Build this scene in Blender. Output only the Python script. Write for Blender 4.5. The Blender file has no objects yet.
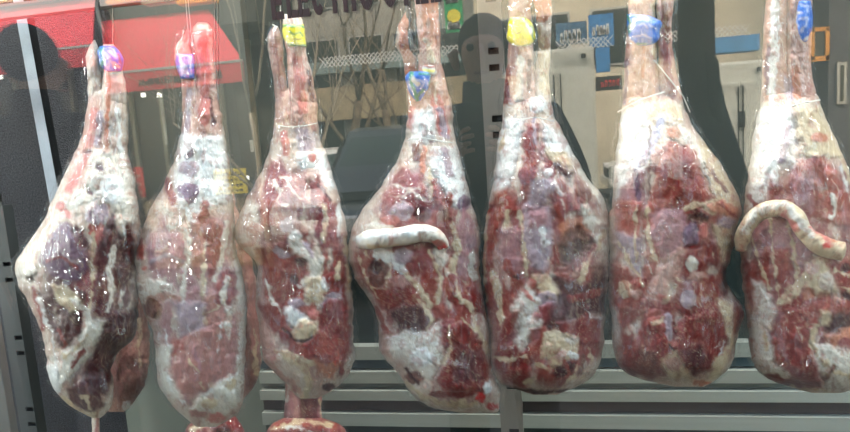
import bpy, bmesh, math, random
import numpy as np
from mathutils import Vector, Matrix, Euler
SC = bpy.context.scene
COL = SC.collection
# ------------------------------------------------------------------ camera
CAMZ = 1.42
F = 610.0
R_ = math.radians
cam_d = bpy.data.cameras.new('camera'); cam = bpy.data.objects.new('camera', cam_d); COL.objects.link(cam)
cam_d.sensor_width = 36; cam_d.lens = 36 * F / 850; cam_d.clip_start = 0.02; cam_d.clip_end = 200
rot = Matrix.Rotation(R_(10), 3, 'Z') @ Matrix.Rotation(R_(90 - 7), 3, 'X') @ Matrix.Rotation(R_(-4), 3, 'Z')
cam.matrix_world = Matrix.Translation((0, 0, CAMZ)) @ rot.to_4x4()
SC.camera = cam
# ------------------------------------------------------------------ sky, sun, exposure
W = bpy.data.worlds.new('world'); SC.world = W; W.use_nodes = True
wn = W.node_tree.nodes; wl = W.node_tree.links
sky = wn.new('ShaderNodeTexSky'); sky.sky_type = 'NISHITA'; sky.sun_disc = False
sky.sun_elevation = R_(48); sky.sun_rotation = R_(20); sky.dust_density = 2.5
wn['Background'].inputs['Strength'].default_value = 1.25
tint = wn.new('ShaderNodeMix'); tint.data_type = 'RGBA'; tint.blend_type = 'MULTIPLY'; tint.inputs[0].default_value = 1
tint.inputs[7].default_value = (1.18, 1.0, .80, 1)      # hazy, slightly warm town sky
wl.new(sky.outputs[0], tint.inputs[6]); wl.new(tint.outputs[2], wn['Background'].inputs['Color'])
sd = bpy.data.lights.new('sun', 'SUN'); sd.energy = 7.0; sd.angle = R_(1.0); sd.color = (1, .95, .87)
so = bpy.data.objects.new('sun', sd); COL.objects.link(so)
so.rotation_euler = Vector((0.35, -1, -1.25)).to_track_quat('-Z', 'Y').to_euler()
so.location = (0, 6, 12)
SC.view_settings.view_transform = 'Standard'; SC.view_settings.look = 'None'
SC.view_settings.gamma = 1; SC.view_settings.exposure = 0.30
SC.view_settings.use_curve_mapping = False
SC.cycles.diffuse_bounces = 2; SC.cycles.glossy_bounces = 3; SC.cycles.sample_clamp_indirect = 5; SC.cycles.use_adaptive_sampling = False; SC.cycles.transparent_max_bounces = 12
# ------------------------------------------------------------------ helpers
GL = 0.88            # shop glass plane
RM = np.array(rot)
def rays(px, py):
    px = np.asarray(px, float); py = np.asarray(py, float)
    d = np.stack([(px - 425) / F, (216 - py) / F, -np.ones_like(px)], -1) @ RM.T
    return d
def PP(px, py, Y):
    d = rays(px, py); t = np.asarray(Y, float) / d[..., 1]
    p = d * t[..., None]; p[..., 2] += CAMZ
    return p
def P(px, py, Y): return Vector(PP(px, py, Y).tolist())
def S(px, py, Yv):   # a place in the street, seen in the glass
    p = P(px, py, Yv); p.y = 2 * GL - p.y; return p
def lin(c):
    c = np.asarray(c, float) / 255.
    return np.where(c <= .04045, c / 12.92, ((c + .055) / 1.055) ** 2.4)
def tag(o, label, cat, group=None, kind=None):
    if label: o['label'] = label
    if cat: o['category'] = cat
    if group: o['group'] = group
    if kind: o['kind'] = kind
    return o
def thing(name, loc, label, cat, group=None, rz=0):
    o = bpy.data.objects.new(name, None); COL.objects.link(o); o.location = loc; o.rotation_euler.z = rz
    o.empty_display_size = .05
    return tag(o, label, cat, group)
def link(name, me, mat, parent=None, world=True, smooth=False):
    me.name = name
    o = bpy.data.objects.new(name, me); COL.objects.link(o)
    if mat and not me.materials: me.materials.append(mat)
    if smooth: me.polygons.foreach_set('use_smooth', [True] * len(me.polygons))
    if parent:
        o.parent = parent
        if world:
            m = Matrix.Translation(parent.location) @ parent.rotation_euler.to_matrix().to_4x4() if parent.type == 'EMPTY' else Matrix.Identity(4)
            o.matrix_parent_inverse = m.inverted()
    return o
class MB:
    def __init__(s): s.v = []; s.f = []
    def box(s, a, b, M=None):
        a = Vector(a); b = Vector(b); n = len(s.v)
        for z in (a.z, b.z):
            for x, y in ((a.x, a.y), (b.x, a.y), (b.x, b.y), (a.x, b.y)):
                v = Vector((x, y, z)); s.v.append(M @ v if M else v)
        for f in ((0, 3, 2, 1), (4, 5, 6, 7), (0, 1, 5, 4), (1, 2, 6, 5), (2, 3, 7, 6), (3, 0, 4, 7)):
            s.f.append([n + i for i in f])
        return s
    def hexa(s, p):
        n = len(s.v); s.v += [Vector(q) for q in p]
        for f in ((0, 3, 2, 1), (4, 5, 6, 7), (0, 1, 5, 4), (1, 2, 6, 5), (2, 3, 7, 6), (3, 0, 4, 7)):
            s.f.append([n + i for i in f])
        return s
    def prism(s, poly, ax, a, b):   # poly of 2-tuples extruded along axis ax from a to b
        n = len(s.v); k = len(poly)
        for c in (a, b):
            for p in poly:
                v = [p[0], p[1]]; v.insert(ax, c); s.v.append(Vector(v))
        s.f.append([n + i for i in range(k)][::-1]); s.f.append([n + k + i for i in range(k)])
        for i in range(k):
            j = (i + 1) % k; s.f.append([n + i, n + j, n + k + j, n + k + i])
        return s
    def tube(s, pts, r, seg=10):
        pts = [Vector(p) for p in pts]; rr = r if isinstance(r, (list, tuple)) else [r] * len(pts)
        n0 = len(s.v); up = None
        for i, p in enumerate(pts):
            t = (pts[min(i + 1, len(pts) - 1)] - pts[max(i - 1, 0)]).normalized()
            if up is None: up = t.orthogonal().normalized()
            a = (up - t * up.dot(t)).normalized(); up = a; b = t.cross(a)
            for k in range(seg):
                q = 2 * math.pi * k / seg
                s.v.append(p + (a * math.cos(q) + b * math.sin(q)) * rr[i])
        for i in range(len(pts) - 1):
            for k in range(seg):
                a0 = n0 + i * seg; k2 = (k + 1) % seg
                s.f.append([a0 + k, a0 + k2, a0 + seg + k2, a0 + seg + k])
        s.f.append([n0 + k for k in range(seg)][::-1]); e = n0 + (len(pts) - 1) * seg
        s.f.append([e + k for k in range(seg)])
        return s
    def mesh(s):
        me = bpy.data.meshes.new('m'); me.from_pydata([tuple(v) for v in s.v], [], s.f); me.update()
        bm = bmesh.new(); bm.from_mesh(me); bmesh.ops.recalc_face_normals(bm, faces=bm.faces); bm.to_mesh(me); bm.free()
        return me
    def build(s, name, mat, parent=None, bevel=0, smooth=False, world=True):
        me = s.mesh()
        if bevel:
            bm = bmesh.new(); bm.from_mesh(me)
            bmesh.ops.bevel(bm, geom=bm.edges[:] , offset=bevel, segments=2, affect='EDGES', profile=.5)
            bm.to_mesh(me); bm.free()
        return link(name, me, mat, parent, world, smooth)
# ------------------------------------------------------------------ materials
MATS = {}
def mat(name, col=(128, 128, 128), rough=.6, metal=0, noise=0, nscale=20, bump=0, bscale=60, coat=0, emit=0, stretch=(1, 1, 1)):
    if name in MATS: return MATS[name]
    m = bpy.data.materials.new(name); m.use_nodes = True; N = m.node_tree.nodes; L = m.node_tree.links
    b = N['Principled BSDF']; c = lin(col)
    b.inputs['Base Color'].default_value = (*c, 1); b.inputs['Roughness'].default_value = rough
    b.inputs['Metallic'].default_value = metal; b.inputs['Coat Weight'].default_value = coat; b.inputs['Coat Roughness'].default_value = .08
    if emit: b.inputs['Emission Color'].default_value = (*c, 1); b.inputs['Emission Strength'].default_value = emit
    if noise or bump:
        tc = N.new('ShaderNodeTexCoord'); mp = N.new('ShaderNodeMapping'); mp.inputs['Scale'].default_value = stretch
        L.new(tc.outputs['Object'], mp.inputs[0])
    if noise:
        n = N.new('ShaderNodeTexNoise'); n.inputs['Scale'].default_value = nscale; n.inputs['Detail'].default_value = 6
        L.new(mp.outputs[0], n.inputs['Vector'])
        r = N.new('ShaderNodeValToRGB'); r.color_ramp.elements[0].position = .3; r.color_ramp.elements[1].position = .7
        r.color_ramp.elements[0].color = (*(c * (1 - noise)), 1); r.color_ramp.elements[1].color = (*np.minimum(c * (1 + noise), 1), 1)
        L.new(n.outputs[0], r.inputs[0]); L.new(r.outputs[0], b.inputs['Base Color'])
    if bump:
        n2 = N.new('ShaderNodeTexNoise'); n2.inputs['Scale'].default_value = bscale; n2.inputs['Detail'].default_value = 4
        L.new(mp.outputs[0], n2.inputs['Vector'])
        bp = N.new('ShaderNodeBump'); bp.inputs['Strength'].default_value = bump; bp.inputs['Distance'].default_value = .01
        L.new(n2.outputs[0], bp.inputs['Height']); L.new(bp.outputs[0], b.inputs['Normal'])
    MATS[name] = m; return m
def mat_meat():
    m = bpy.data.materials.new('raw_meat'); m.use_nodes = True; N = m.node_tree.nodes; L = m.node_tree.links
    b = N['Principled BSDF']
    a = N.new('ShaderNodeAttribute'); a.attribute_name = 'Col'; L.new(a.outputs['Color'], b.inputs['Base Color'])
    b.inputs['Roughness'].default_value = .42
    b.inputs['Coat Weight'].default_value = .3; b.inputs['Coat Roughness'].default_value = .07; b.inputs['Specular IOR Level'].default_value = .2
    tc = N.new('ShaderNodeTexCoord')
    n = N.new('ShaderNodeTexNoise'); n.inputs['Scale'].default_value = 130; n.inputs['Detail'].default_value = 5
    L.new(tc.outputs['Object'], n.inputs['Vector'])
    bp = N.new('ShaderNodeBump'); bp.inputs['Strength'].default_value = .5; bp.inputs['Distance'].default_value = .002
    L.new(n.outputs[0], bp.inputs['Height']); L.new(bp.outputs[0], b.inputs['Normal'])
    w = N.new('ShaderNodeTexNoise'); w.inputs['Scale'].default_value = 34; w.inputs['Detail'].default_value = 3; w.inputs['Distortion'].default_value = 1.2
    mp = N.new('ShaderNodeMapping'); mp.inputs['Scale'].default_value = (1.5, 1, .8); mp.inputs['Rotation'].default_value = (0, .5, 0)
    L.new(tc.outputs['Object'], mp.inputs[0]); L.new(mp.outputs[0], w.inputs['Vector'])
    b2 = N.new('ShaderNodeBump'); b2.inputs['Strength'].default_value = .9; b2.inputs['Distance'].default_value = .008
    L.new(w.outputs[0], b2.inputs['Height']); L.new(b2.outputs[0], b.inputs['Coat Normal'])
    return m
MEAT = mat_meat()
def mat_film():
    m = bpy.data.materials.new('clear_plastic_film'); m.use_nodes = True; N = m.node_tree.nodes; L = m.node_tree.links
    N.remove(N['Principled BSDF']); out = N['Material Output']
    tr = N.new('ShaderNodeBsdfTransparent'); gl = N.new('ShaderNodeBsdfGlossy'); gl.inputs['Roughness'].default_value = .07
    gl.inputs['Color'].default_value = (1, 1, 1, 1)
    df = N.new('ShaderNodeBsdfDiffuse'); df.inputs['Color'].default_value = (.85, .87, .88, 1)
    tc = N.new('ShaderNodeTexCoord'); mp = N.new('ShaderNodeMapping'); mp.inputs['Scale'].default_value = (1.8, 1, .55); mp.inputs['Rotation'].default_value = (0, .35, 0)
    L.new(tc.outputs['Object'], mp.inputs[0])
    n = N.new('ShaderNodeTexNoise'); n.noise_type = 'RIDGED_MULTIFRACTAL'; n.normalize = True; n.inputs['Scale'].default_value = 26; n.inputs['Detail'].default_value = 3; n.inputs['Distortion'].default_value = 1.0
    L.new(mp.outputs[0], n.inputs['Vector'])
    bp = N.new('ShaderNodeBump'); bp.inputs['Strength'].default_value = 1; bp.inputs['Distance'].default_value = .03
    L.new(n.outputs[0], bp.inputs['Height']); L.new(bp.outputs[0], gl.inputs['Normal'])
    # thin stress lines, where the film is pulled white
    n2 = N.new('ShaderNodeTexNoise'); n2.inputs['Scale'].default_value = 55; n2.inputs['Detail'].default_value = 2; n2.inputs['Distortion'].default_value = .6
    m2 = N.new('ShaderNodeMapping'); m2.inputs['Scale'].default_value = (2.2, 1, .22); m2.inputs['Rotation'].default_value = (0, -.25, 0)
    L.new(tc.outputs['Object'], m2.inputs[0]); L.new(m2.outputs[0], n2.inputs['Vector'])
    r = N.new('ShaderNodeValToRGB'); e = r.color_ramp.elements; e[0].position = .47; e[0].color = (0, 0, 0, 1); e[1].position = .5; e[1].color = (1, 1, 1, 1)
    e2 = r.color_ramp.elements.new(.53); e2.color = (0, 0, 0, 1)
    L.new(n2.outputs[0], r.inputs[0])
    mu = N.new('ShaderNodeMath'); mu.operation = 'MULTIPLY_ADD'; mu.inputs[1].default_value = .12; mu.inputs[2].default_value = .0
    L.new(r.outputs[0], mu.inputs[0])
    x1 = N.new('ShaderNodeMixShader'); L.new(mu.outputs[0], x1.inputs[0]); L.new(tr.outputs[0], x1.inputs[1]); L.new(df.outputs[0], x1.inputs[2])
    fr = N.new('ShaderNodeLayerWeight'); fr.inputs['Blend'].default_value = .28; L.new(bp.outputs[0], fr.inputs['Normal'])
    m3 = N.new('ShaderNodeMath'); m3.operation = 'MULTIPLY_ADD'; m3.inputs[1].default_value = .08; m3.inputs[2].default_value = .028
    L.new(fr.outputs['Facing'], m3.inputs[0])
    x2 = N.new('ShaderNodeMixShader'); L.new(m3.outputs[0], x2.inputs[0]); L.new(x1.outputs[0], x2.inputs[1]); L.new(gl.outputs[0], x2.inputs[2])
    L.new(x2.outputs[0], out.inputs[0])
    return m
FILM = mat_film()
def mat_pane(name, fac, tint=(.93, .96, .95), rough=0.0):
    m = bpy.data.materials.new(name); m.use_nodes = True; N = m.node_tree.nodes; L = m.node_tree.links
    N.remove(N['Principled BSDF']); out = N['Material Output']
    tr = N.new('ShaderNodeBsdfTransparent'); tr.inputs[0].default_value = (*tint, 1)
    gl = N.new('ShaderNodeBsdfGlossy'); gl.inputs['Roughness'].default_value = rough
    x = N.new('ShaderNodeMixShader'); x.inputs[0].default_value = fac
    L.new(tr.outputs[0], x.inputs[1]); L.new(gl.outputs[0], x.inputs[2]); L.new(x.outputs[0], out.inputs[0])
    return m
PANE = mat_pane('window_glass', .075)
# ------------------------------------------------------------------ numpy noise
def _h(i, j, s):
    n = (i.astype(np.int64) * 374761393 + j.astype(np.int64) * 668265263 + s * 2147483647) & 0xffffffff
    n = ((n ^ (n >> 13)) * 1274126177) & 0xffffffff
    return ((n ^ (n >> 16)) & 0xffff) / 65535.0
def vn(x, y, s):
    i = np.floor(x); j = np.floor(y); u = x - i; v = y - j
    u = u * u * (3 - 2 * u); v = v * v * (3 - 2 * v)
    a = _h(i, j, s); b = _h(i + 1, j, s); c = _h(i, j + 1, s); d = _h(i + 1, j + 1, s)
    return (a + (b - a) * u) * (1 - v) + (c + (d - c) * u) * v
def fbm(x, y, s, o=3):
    r = 0; a = .5; t = 0
    for k in range(o):
        r = r + a * vn(x, y, s + k * 17); t += a; a *= .55; x = x * 2.03 + 5.1; y = y * 2.03 + 3.7
    return r / t * 2 - 1
def sst(a, b, x):
    t = np.clip((x - a) / (b - a), 0, 1); return t * t * (3 - 2 * t)
# ------------------------------------------------------------------ painted colours of the meat (tissues, tags, dark of holes, glints of film)
PAL = dict(W=(216, 206, 192), C=(206, 184, 152), P=(192, 150, 136), Q=(172, 116, 108), R=(122, 34, 30), E=(146, 60, 50), D=(66, 14, 17),
           M=(82, 32, 38), N=(136, 62, 64), V=(112, 82, 102), L=(166, 144, 152), U=(168, 118, 122), O=(186, 118, 92), K=(70, 42, 38),  # K also paints the dark inside holes and cavities
           B=(118, 72, 62), H=(196, 44, 46), F=(224, 222, 218), G=(206, 188, 172), Y=(240, 226, 6), A=(34, 112, 215), J=(40, 140, 100),  # F also draws film glints as thin strokes
           T=(192, 108, 100), Z=(190, 200, 235), X=(176, 172, 196))
def parse(txt):
    ops = []
    for ln in txt.strip().splitlines():
        ln = ln.strip()
        if not ln: continue
        t = ln.split(); c = t[0]; k = t[1]; s = float(t[2]); h = float(t[3])
        pts = np.array([[float(q) for q in w.split(',')] for w in t[4:]])
        ops.append((c, k, s, h, pts))
    return ops
def segd(x, y, a, b):
    dx, dy = b - a; l = dx * dx + dy * dy + 1e-9
    t = np.clip(((x - a[0]) * dx + (y - a[1]) * dy) / l, 0, 1)
    return np.hypot(x - a[0] - t * dx, y - a[1] - t * dy)
def sdist(op, x, y):
    c, k, s, h, p = op
    if k == 'e':   # ellipse: centre, radii
        q = np.hypot((x - p[0, 0]) / p[1, 0], (y - p[0, 1]) / p[1, 1]); return (q - 1) * min(p[1])
    if k == 's':
        d = np.full_like(x, 1e9)
        for i in range(len(p) - 1): d = np.minimum(d, segd(x, y, p[i], p[i + 1]))
        return d - s
    d = np.full_like(x, 1e9); ins = np.zeros(x.shape, bool)
    for i in range(len(p)):
        a = p[i]; b = p[(i + 1) % len(p)]; d = np.minimum(d, segd(x, y, a, b))
        if a[1] != b[1]:
            c1 = ((a[1] > y) != (b[1] > y)) & (x < (b[0] - a[0]) * (y - a[1]) / (b[1] - a[1]) + a[0]); ins ^= c1
    return np.where(ins, -d, d)
MEATY = set('QREDMNVUOBKTL')
def paint(x, y, base, ops, seed, warp=1.0, detail=1.0):
    wx = x + warp * (2.3 * fbm(x / 9, y / 9, seed) + 1.5 * fbm(x / 3.2, y / 3.2, seed + 5, 2))
    wy = y + warp * (3.2 * fbm(x / 9, y / 9, seed + 9) + 1.5 * fbm(x / 3.2, y / 3.2, seed + 14, 2))
    col = np.tile(lin(PAL[base]), (x.size, 1)); H = np.zeros(x.size); me = np.full(x.size, 1.0 if base in MEATY else 0.0)
    # general mottling of the base fat with thin blood and membrane
    a = sst(.05, .5, fbm(x / 8, y / 32, seed + 31)) * .4 * detail
    col = col * (1 - a[:, None]) + lin(PAL['P'])[None] * a[:, None]
    for op in ops:
        c, k, s, h, p = op
        d = sdist(op, wx, wy)
        soft = s if k in 'pb' else 1.3
        if k == 's' and c in 'WCF': d = d + .35 + 2.6 * fbm(wx / 7, wy / 7, seed + 210, 2)
        al = sst(soft, -soft, d) * .96
        if k == 'b': al = al * sst(-.42, .02, fbm(wx / 11, wy / 32, seed + 200)) * .92
        # ragged, slightly see-through edge
        col = col * (1 - al[:, None]) + lin(PAL[c])[None] * al[:, None]
        me = me * (1 - al) + (1.0 if c in MEATY else 0.0) * al
        if k == 's' and c in 'WCF': h = h * .55
        if h: H += 1.35 * h * np.sqrt(np.clip(-d / 6 + .15 * (d < 0), 0, 1)) * .001
    if detail:
        fib = fbm(x / 1.6 + y * .12 + 3 * fbm(x / 25, y / 25, seed + 40), y / 17, seed + 41, 2)
        blo = fbm(x / 11, y / 11, seed + 50)
        col *= (1 + detail * (.16 * fib * me + .16 * blo))[:, None]
        n = fbm(wx / 9, wy / 34, seed + 60, 3); rid = np.clip(1 - np.abs(n) * 13, 0, 1) * sst(-.1, .35, fbm(x / 26, y / 26, seed + 61))
        n2 = fbm(wx / 5, wy / 15, seed + 63, 2); rid = np.maximum(rid, .8 * np.clip(1 - np.abs(n2) * 9, 0, 1) * sst(.1, .5, fbm(x / 19, y / 19, seed + 64)))
        a = rid * .2 * detail * me
        col = col * (1 - a[:, None]) + lin(PAL['C'])[None] * a[:, None]
        # silvery membrane over some muscle
        a = sst(.2, .65, fbm(wx / 13, wy / 24, seed + 70)) * .25 * me * detail
        col = col * (1 - a[:, None]) + lin(PAL['L'])[None] * a[:, None]
        # blood in the fat
        n3 = fbm(wx / 6, wy / 9, seed + 80, 3); a = (1 - me) * sst(.22, .5, n3) * .42 * detail
        col = col * (1 - a[:, None]) + lin(PAL['E'])[None] * a[:, None]
        n4 = fbm(x / 3, y / 4, seed + 85, 2); col *= (1 + .1 * n4 * detail)[:, None]
        # thin torn strands of fat and pink membrane at all scales
        an = fbm(x / 40, y / 40, seed + 100) * 2.2; u = x * np.cos(an) + y * np.sin(an) * .35; v = -x * np.sin(an) * .35 + y * np.cos(an)
        st = fbm(u / 2.4, v / 15, seed + 101, 3); a = np.clip(np.abs(st) * 2.8 - .45, 0, 1) * sst(-.25, .3, fbm(x / 17, y / 21, seed + 102)) * .5 * detail
        tgt = np.where((me > .5)[:, None], np.where((st > 0)[:, None], lin(PAL['C']), lin(PAL['D'])), np.where((st > 0)[:, None], lin(PAL['T']) * .9, lin(PAL['B'])))
        tgt = np.where(((me <= .5) & (st > 0) & (fbm(x / 30, y / 30, seed + 103) > 0))[:, None], lin(PAL['F'])[None], tgt)
        a = a * np.where(me > .5, .55, 1.1); col = col * (1 - a[:, None]) + tgt * a[:, None]; H += .0012 * st
        H += .0013 * fbm(wx / 4, wy / 6, seed + 90) * (1.4 - me) + .0055 * fbm(wx / 13, wy / 16, seed + 91) + .0010 * fib * me
    return np.clip(col, .002, .95), H
def interp_rows(rows, step):
    r = np.array(rows, float); ys = np.arange(r[0, 0], r[-1, 0] + step * .5, step); ys = np.clip(ys, r[0, 0], r[-1, 0])
    out = []
    for c in (1, 2):   # smooth monotone-ish (Catmull-Rom) interpolation
        y = r[:, 0]; v = r[:, c]; m = np.gradient(v, y)
        i = np.clip(np.searchsorted(y, ys, 'right') - 1, 0, len(y) - 2); h = y[i + 1] - y[i]; t = (ys - y[i]) / h
        out.append((2 * t**3 - 3 * t**2 + 1) * v[i] + (t**3 - 2 * t**2 + t) * h * m[i] + (-2 * t**3 + 3 * t**2) * v[i + 1] + (t**3 - t**2) * h * m[i + 1])
    return ys, out[0], out[1]
def grid_mesh(pos, nr, nc, col=None, cap=True):
    idx = np.arange(nr * nc).reshape(nr, nc); a = idx[:-1]; b = idx[1:]
    f = np.stack([a, np.roll(a, -1, 1), np.roll(b, -1, 1), b], -1).reshape(-1, 4)
    faces = f.tolist()
    if cap: faces += [idx[0].tolist()[::-1], idx[-1].tolist()]
    me = bpy.data.meshes.new('m'); me.from_pydata(pos.reshape(-1, 3).tolist(), [], faces)
    me.polygons.foreach_set('use_smooth', [True] * len(me.polygons)); me.update()
    if col is not None:
        at = me.color_attributes.new('Col', 'FLOAT_COLOR', 'POINT')
        c = np.concatenate([col, np.ones((len(col), 1))], 1).astype(np.float32).ravel(); at.data.foreach_set('color', c)
    return me
def flesh(name, rows, base, ops, parent, Y, seed, T=.075, capt=12, capb=34, material=None, step=1.15, warp=1, detail=1, edge=1.0, back=.85, grow=0, lift=0):
    ys, xl, xr = interp_rows(rows, step)
    # small lumps along the silhouette
    xl = xl + edge * 1.9 * fbm(ys / 9, ys * 0 + seed, seed + 3); xr = xr + edge * 1.9 * fbm(ys / 9, ys * 0 + seed + 8, seed + 4)
    cx = (xl + xr) / 2; hw = np.maximum((xr - xl) / 2, .4) + grow
    Wm = hw.max() * 2
    nf = int(max(12, Wm * 1.25 / step)); nb = max(8, nf // 4)
    th = np.concatenate([np.linspace(0, np.pi, nf, endpoint=False), np.pi + np.linspace(0, np.pi, nb, endpoint=False)])
    s = -np.cos(th); dep = np.where(th < np.pi, np.abs(np.sin(th))**.85, -back * np.abs(np.sin(th))**.85)
    px = cx[:, None] + hw[:, None] * s[None]; py = np.repeat(ys[:, None], len(th), 1)
    mpp = Y / F
    t = np.minimum(T, hw * mpp * .95)
    k = max(3, int(6 / step)); tp = np.pad(t, k, mode='edge'); t = np.convolve(tp, np.ones(2 * k + 1) / (2 * k + 1), 'valid')
    et = np.clip((ys - ys[0]) / capt, 0, 1); eb = np.clip((ys[-1] - ys) / capb, 0, 1)
    t = t * np.sqrt(np.maximum(1 - (1 - et)**2, .02)) * np.sqrt(np.maximum(1 - (1 - eb)**2, .02))
    if ops is not None:
        col, H = paint(px.ravel(), py.ravel(), base, ops, seed, warp, detail); H = H.reshape(px.shape)
    else: col = None; H = .0025 * fbm(px / 7, py / 16, seed) + .0012 * fbm(px / 3, py / 7, seed + 2)
    t = t + lift
    D = t[:, None] * dep[None] + H * np.clip(dep[None], 0, 1)**.6
    pos = PP(px, py, Y - D)
    return link(name, grid_mesh(pos, len(ys), len(th), col), material or MEAT, parent, smooth=False)
def flesh_tube(name, pts, base, ops, parent, Y, seed, warp=1):
    p = np.array(pts, float)     # px, py, radius px, lift in m towards the street
    n = 14 * (len(p) - 1); t = np.linspace(0, len(p) - 1, n); i = np.minimum(t.astype(int), len(p) - 2); u = t - i
    m = np.gradient(p, axis=0); uu = u[:, None]
    q = (2*uu**3-3*uu**2+1)*p[i] + (uu**3-2*uu**2+uu)*m[i] + (-2*uu**3+3*uu**2)*p[i+1] + (uu**3-uu**2)*m[i+1]
    tg = np.gradient(q[:, :2], axis=0); tg /= np.linalg.norm(tg, axis=1)[:, None]; nx, ny = -tg[:, 1], tg[:, 0]
    q[:, 2] *= (1 + .1 * fbm(np.arange(n) / 7., np.zeros(n), seed))
    q[0, 2] *= .35; q[-1, 2] *= .35; q[1, 2] *= .75; q[-2, 2] *= .75
    K = 30; th = np.linspace(0, 2 * np.pi, K, endpoint=False)
    px = q[:, 0:1] + nx[:, None] * np.cos(th) * q[:, 2:3]; py = q[:, 1:2] + ny[:, None] * np.cos(th) * q[:, 2:3]
    col, H = paint(px.ravel(), py.ravel(), base, ops, seed, warp)
    D = q[:, 3:4] + np.sin(th) * q[:, 2:3] * Y / F + H.reshape(px.shape) * np.clip(np.sin(th), 0, 1)
    return link(name, grid_mesh(PP(px, py, Y - D), n, K, col), MEAT, parent)
# ------------------------------------------------------------------ the shop: setting
def struct(name, mb, m, bevel=0): return tag(mb.build(name, m, None, bevel), None, None, None, 'structure')
m_floor = mat('dark_tile_floor', (70, 72, 70), .5, noise=.25, nscale=6)
m_wall = mat('dark_green_grey_wall', (48, 56, 54), .75, noise=.12, nscale=3)
m_carp = mat('charcoal_carpet', (54, 55, 60), .95, noise=.75, nscale=230, bump=1, bscale=260)
m_steel = mat('grey_painted_steel', (120, 116, 110), .45, noise=.1, nscale=12, metal=.2)
m_pale = mat('pale_steel', (150, 160, 170), .4, noise=.12, nscale=20)
m_black = mat('black_steel', (16, 16, 18), .6)
m_render = mat('shopfront_render', (120, 112, 100), .9, noise=.15, nscale=4)
XL, XR = -3.2, 3.2
struct('floor', MB().box((XL, GL + .1, -.1), (XR, 2.45, 0)), m_floor)
struct('ceiling', MB().box((XL, GL + .1, 2.7), (XR, 2.45, 2.8)), m_wall)
struct('wall_back', MB().box((XL, 2.35, 0), (XR, 2.45, 2.7)), m_wall)
struct('wall_left', MB().box((XL - .1, GL + .1, 0), (XL, 2.45, 2.7)), m_wall)
struct('wall_right', MB().box((XR, GL + .1, 0), (XR + .1, 2.45, 2.7)), m_wall)
# the front of the shop's own building: wall below and above the window
struct('wall_front', MB().box((-7, GL - .02, 0), (7, GL + .1, .55)).box((-7, GL - .02, 2.45), (7, GL + .1, 6.5))
       .box((-7, GL - .02, .55), (-3.1, GL + .1, 2.45)).box((3.1, GL - .02, .55), (7, GL + .1, 2.45)), m_render)
tag(MB().box((-3.1, GL, .55), (3.1, GL + .008, 2.45)).build('window_1', PANE), None, None, None, 'structure')
# lettering on the pane, black, its tops above the frame
m_let = mat('black_brown_vinyl', (34, 14, 12), .5, noise=.3, nscale=60)
let = thing('window_lettering', P(272, 20, GL - .002), 'black capital lettering stuck along the top of the shop glass', 'lettering')
LET = [('E', 278, 12), ('L', 293, 11), ('E', 304.5, 11), ('C', 319, 12), ('T', 335.5, 12), ('R', 350.5, 13), ('O', 367.5, 14), ('S', 391, 14), ('T', 407, 13), ('E', 423, 13), ('L', 437, 11)]
zb = P(272, 20.5, GL).z
def rectl(mb, x0, x1, z0, z1): mb.box((x0, GL - .0025, z0), (x1, GL - .0005, z1))
for ch, cx, w in LET:
    xa = P(cx - w / 2, 10, GL).x; xb = P(cx + w / 2, 10, GL).x; wd = xb - xa; hh = .052; t = wd * .34
    mb = MB()
    if ch in 'EL':
        rectl(mb, xa, xa + t, zb, zb + hh); rectl(mb, xa + t + .0006, xb, zb, zb + .011)
        if ch == 'E': rectl(mb, xa + t + .0006, xb - wd * .1, zb + .02, zb + .031); rectl(mb, xa + t + .0006, xb, zb + .041, zb + hh)
    elif ch == 'T':
        rectl(mb, (xa + xb) / 2 - t / 2, (xa + xb) / 2 + t / 2, zb, zb + .04); rectl(mb, xa, xb, zb + .041, zb + hh)
    elif ch == 'R':
        rectl(mb, xa, xa + t, zb, zb + hh); rectl(mb, xb - t, xb, zb, zb + .02); rectl(mb, xb - t, xb, zb + .03, zb + .046)
        rectl(mb, xa + t, xb - t * .3, zb + .021, zb + .029); rectl(mb, xa + t, xb - t * .3, zb + .042, zb + hh)
    else:
        n = 20; zc = zb + hh / 2; xc = (xa + xb) / 2
        for k in range(n):
            a0 = 2 * math.pi * k / n; a1 = 2 * math.pi * (k + .93) / n; am = math.degrees((a0 + a1) / 2) % 360
            if ch == 'C' and (am < 30 or am > 330): continue
            if ch == 'S' and (am < 20 or 180 < am < 215): continue
            q = []
            for yy in (GL - .0025, GL - .0005):
                for r, a in ((1, a0), (1, a1), (.5, a1), (.5, a0)):
                    q.append((xc + wd / 2 * (r if r == 1 else .32) * math.cos(a), yy, zc + hh / 2 * (r if r == 1 else .55) * math.sin(a)))
            mb.hexa(q)
        if ch == 'S': rectl(mb, xa + t * .6, xb - t * .6, zc - .005, zc + .005)
    mb.build('letter', m_let, let)

# carpeted board at the left behind the meat
YB = 1.5
def board(name, x0p, x1p, ya, yb, Y, m, th=.03, **k):
    a = P(x0p, 216, Y); b = P(x1p, 216, Y)
    return MB().box((a.x, Y, P(x0p, yb, Y).z), (b.x, Y + th, P(x0p, ya, Y).z)).build(name, m, **k)
tag(board('carpeted_board', -60, 131, -90, 560, YB, m_carp), 'charcoal carpet covered board behind the two leftmost legs', 'wall board')
tag(board('wall_panel', 134, 262, -90, 560, YB + .02, mat('grey_green_board', (74, 76, 70), .7, noise=.1, nscale=5)), 'plain grey green board to the right of the charcoal carpet board', 'wall board')
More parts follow.
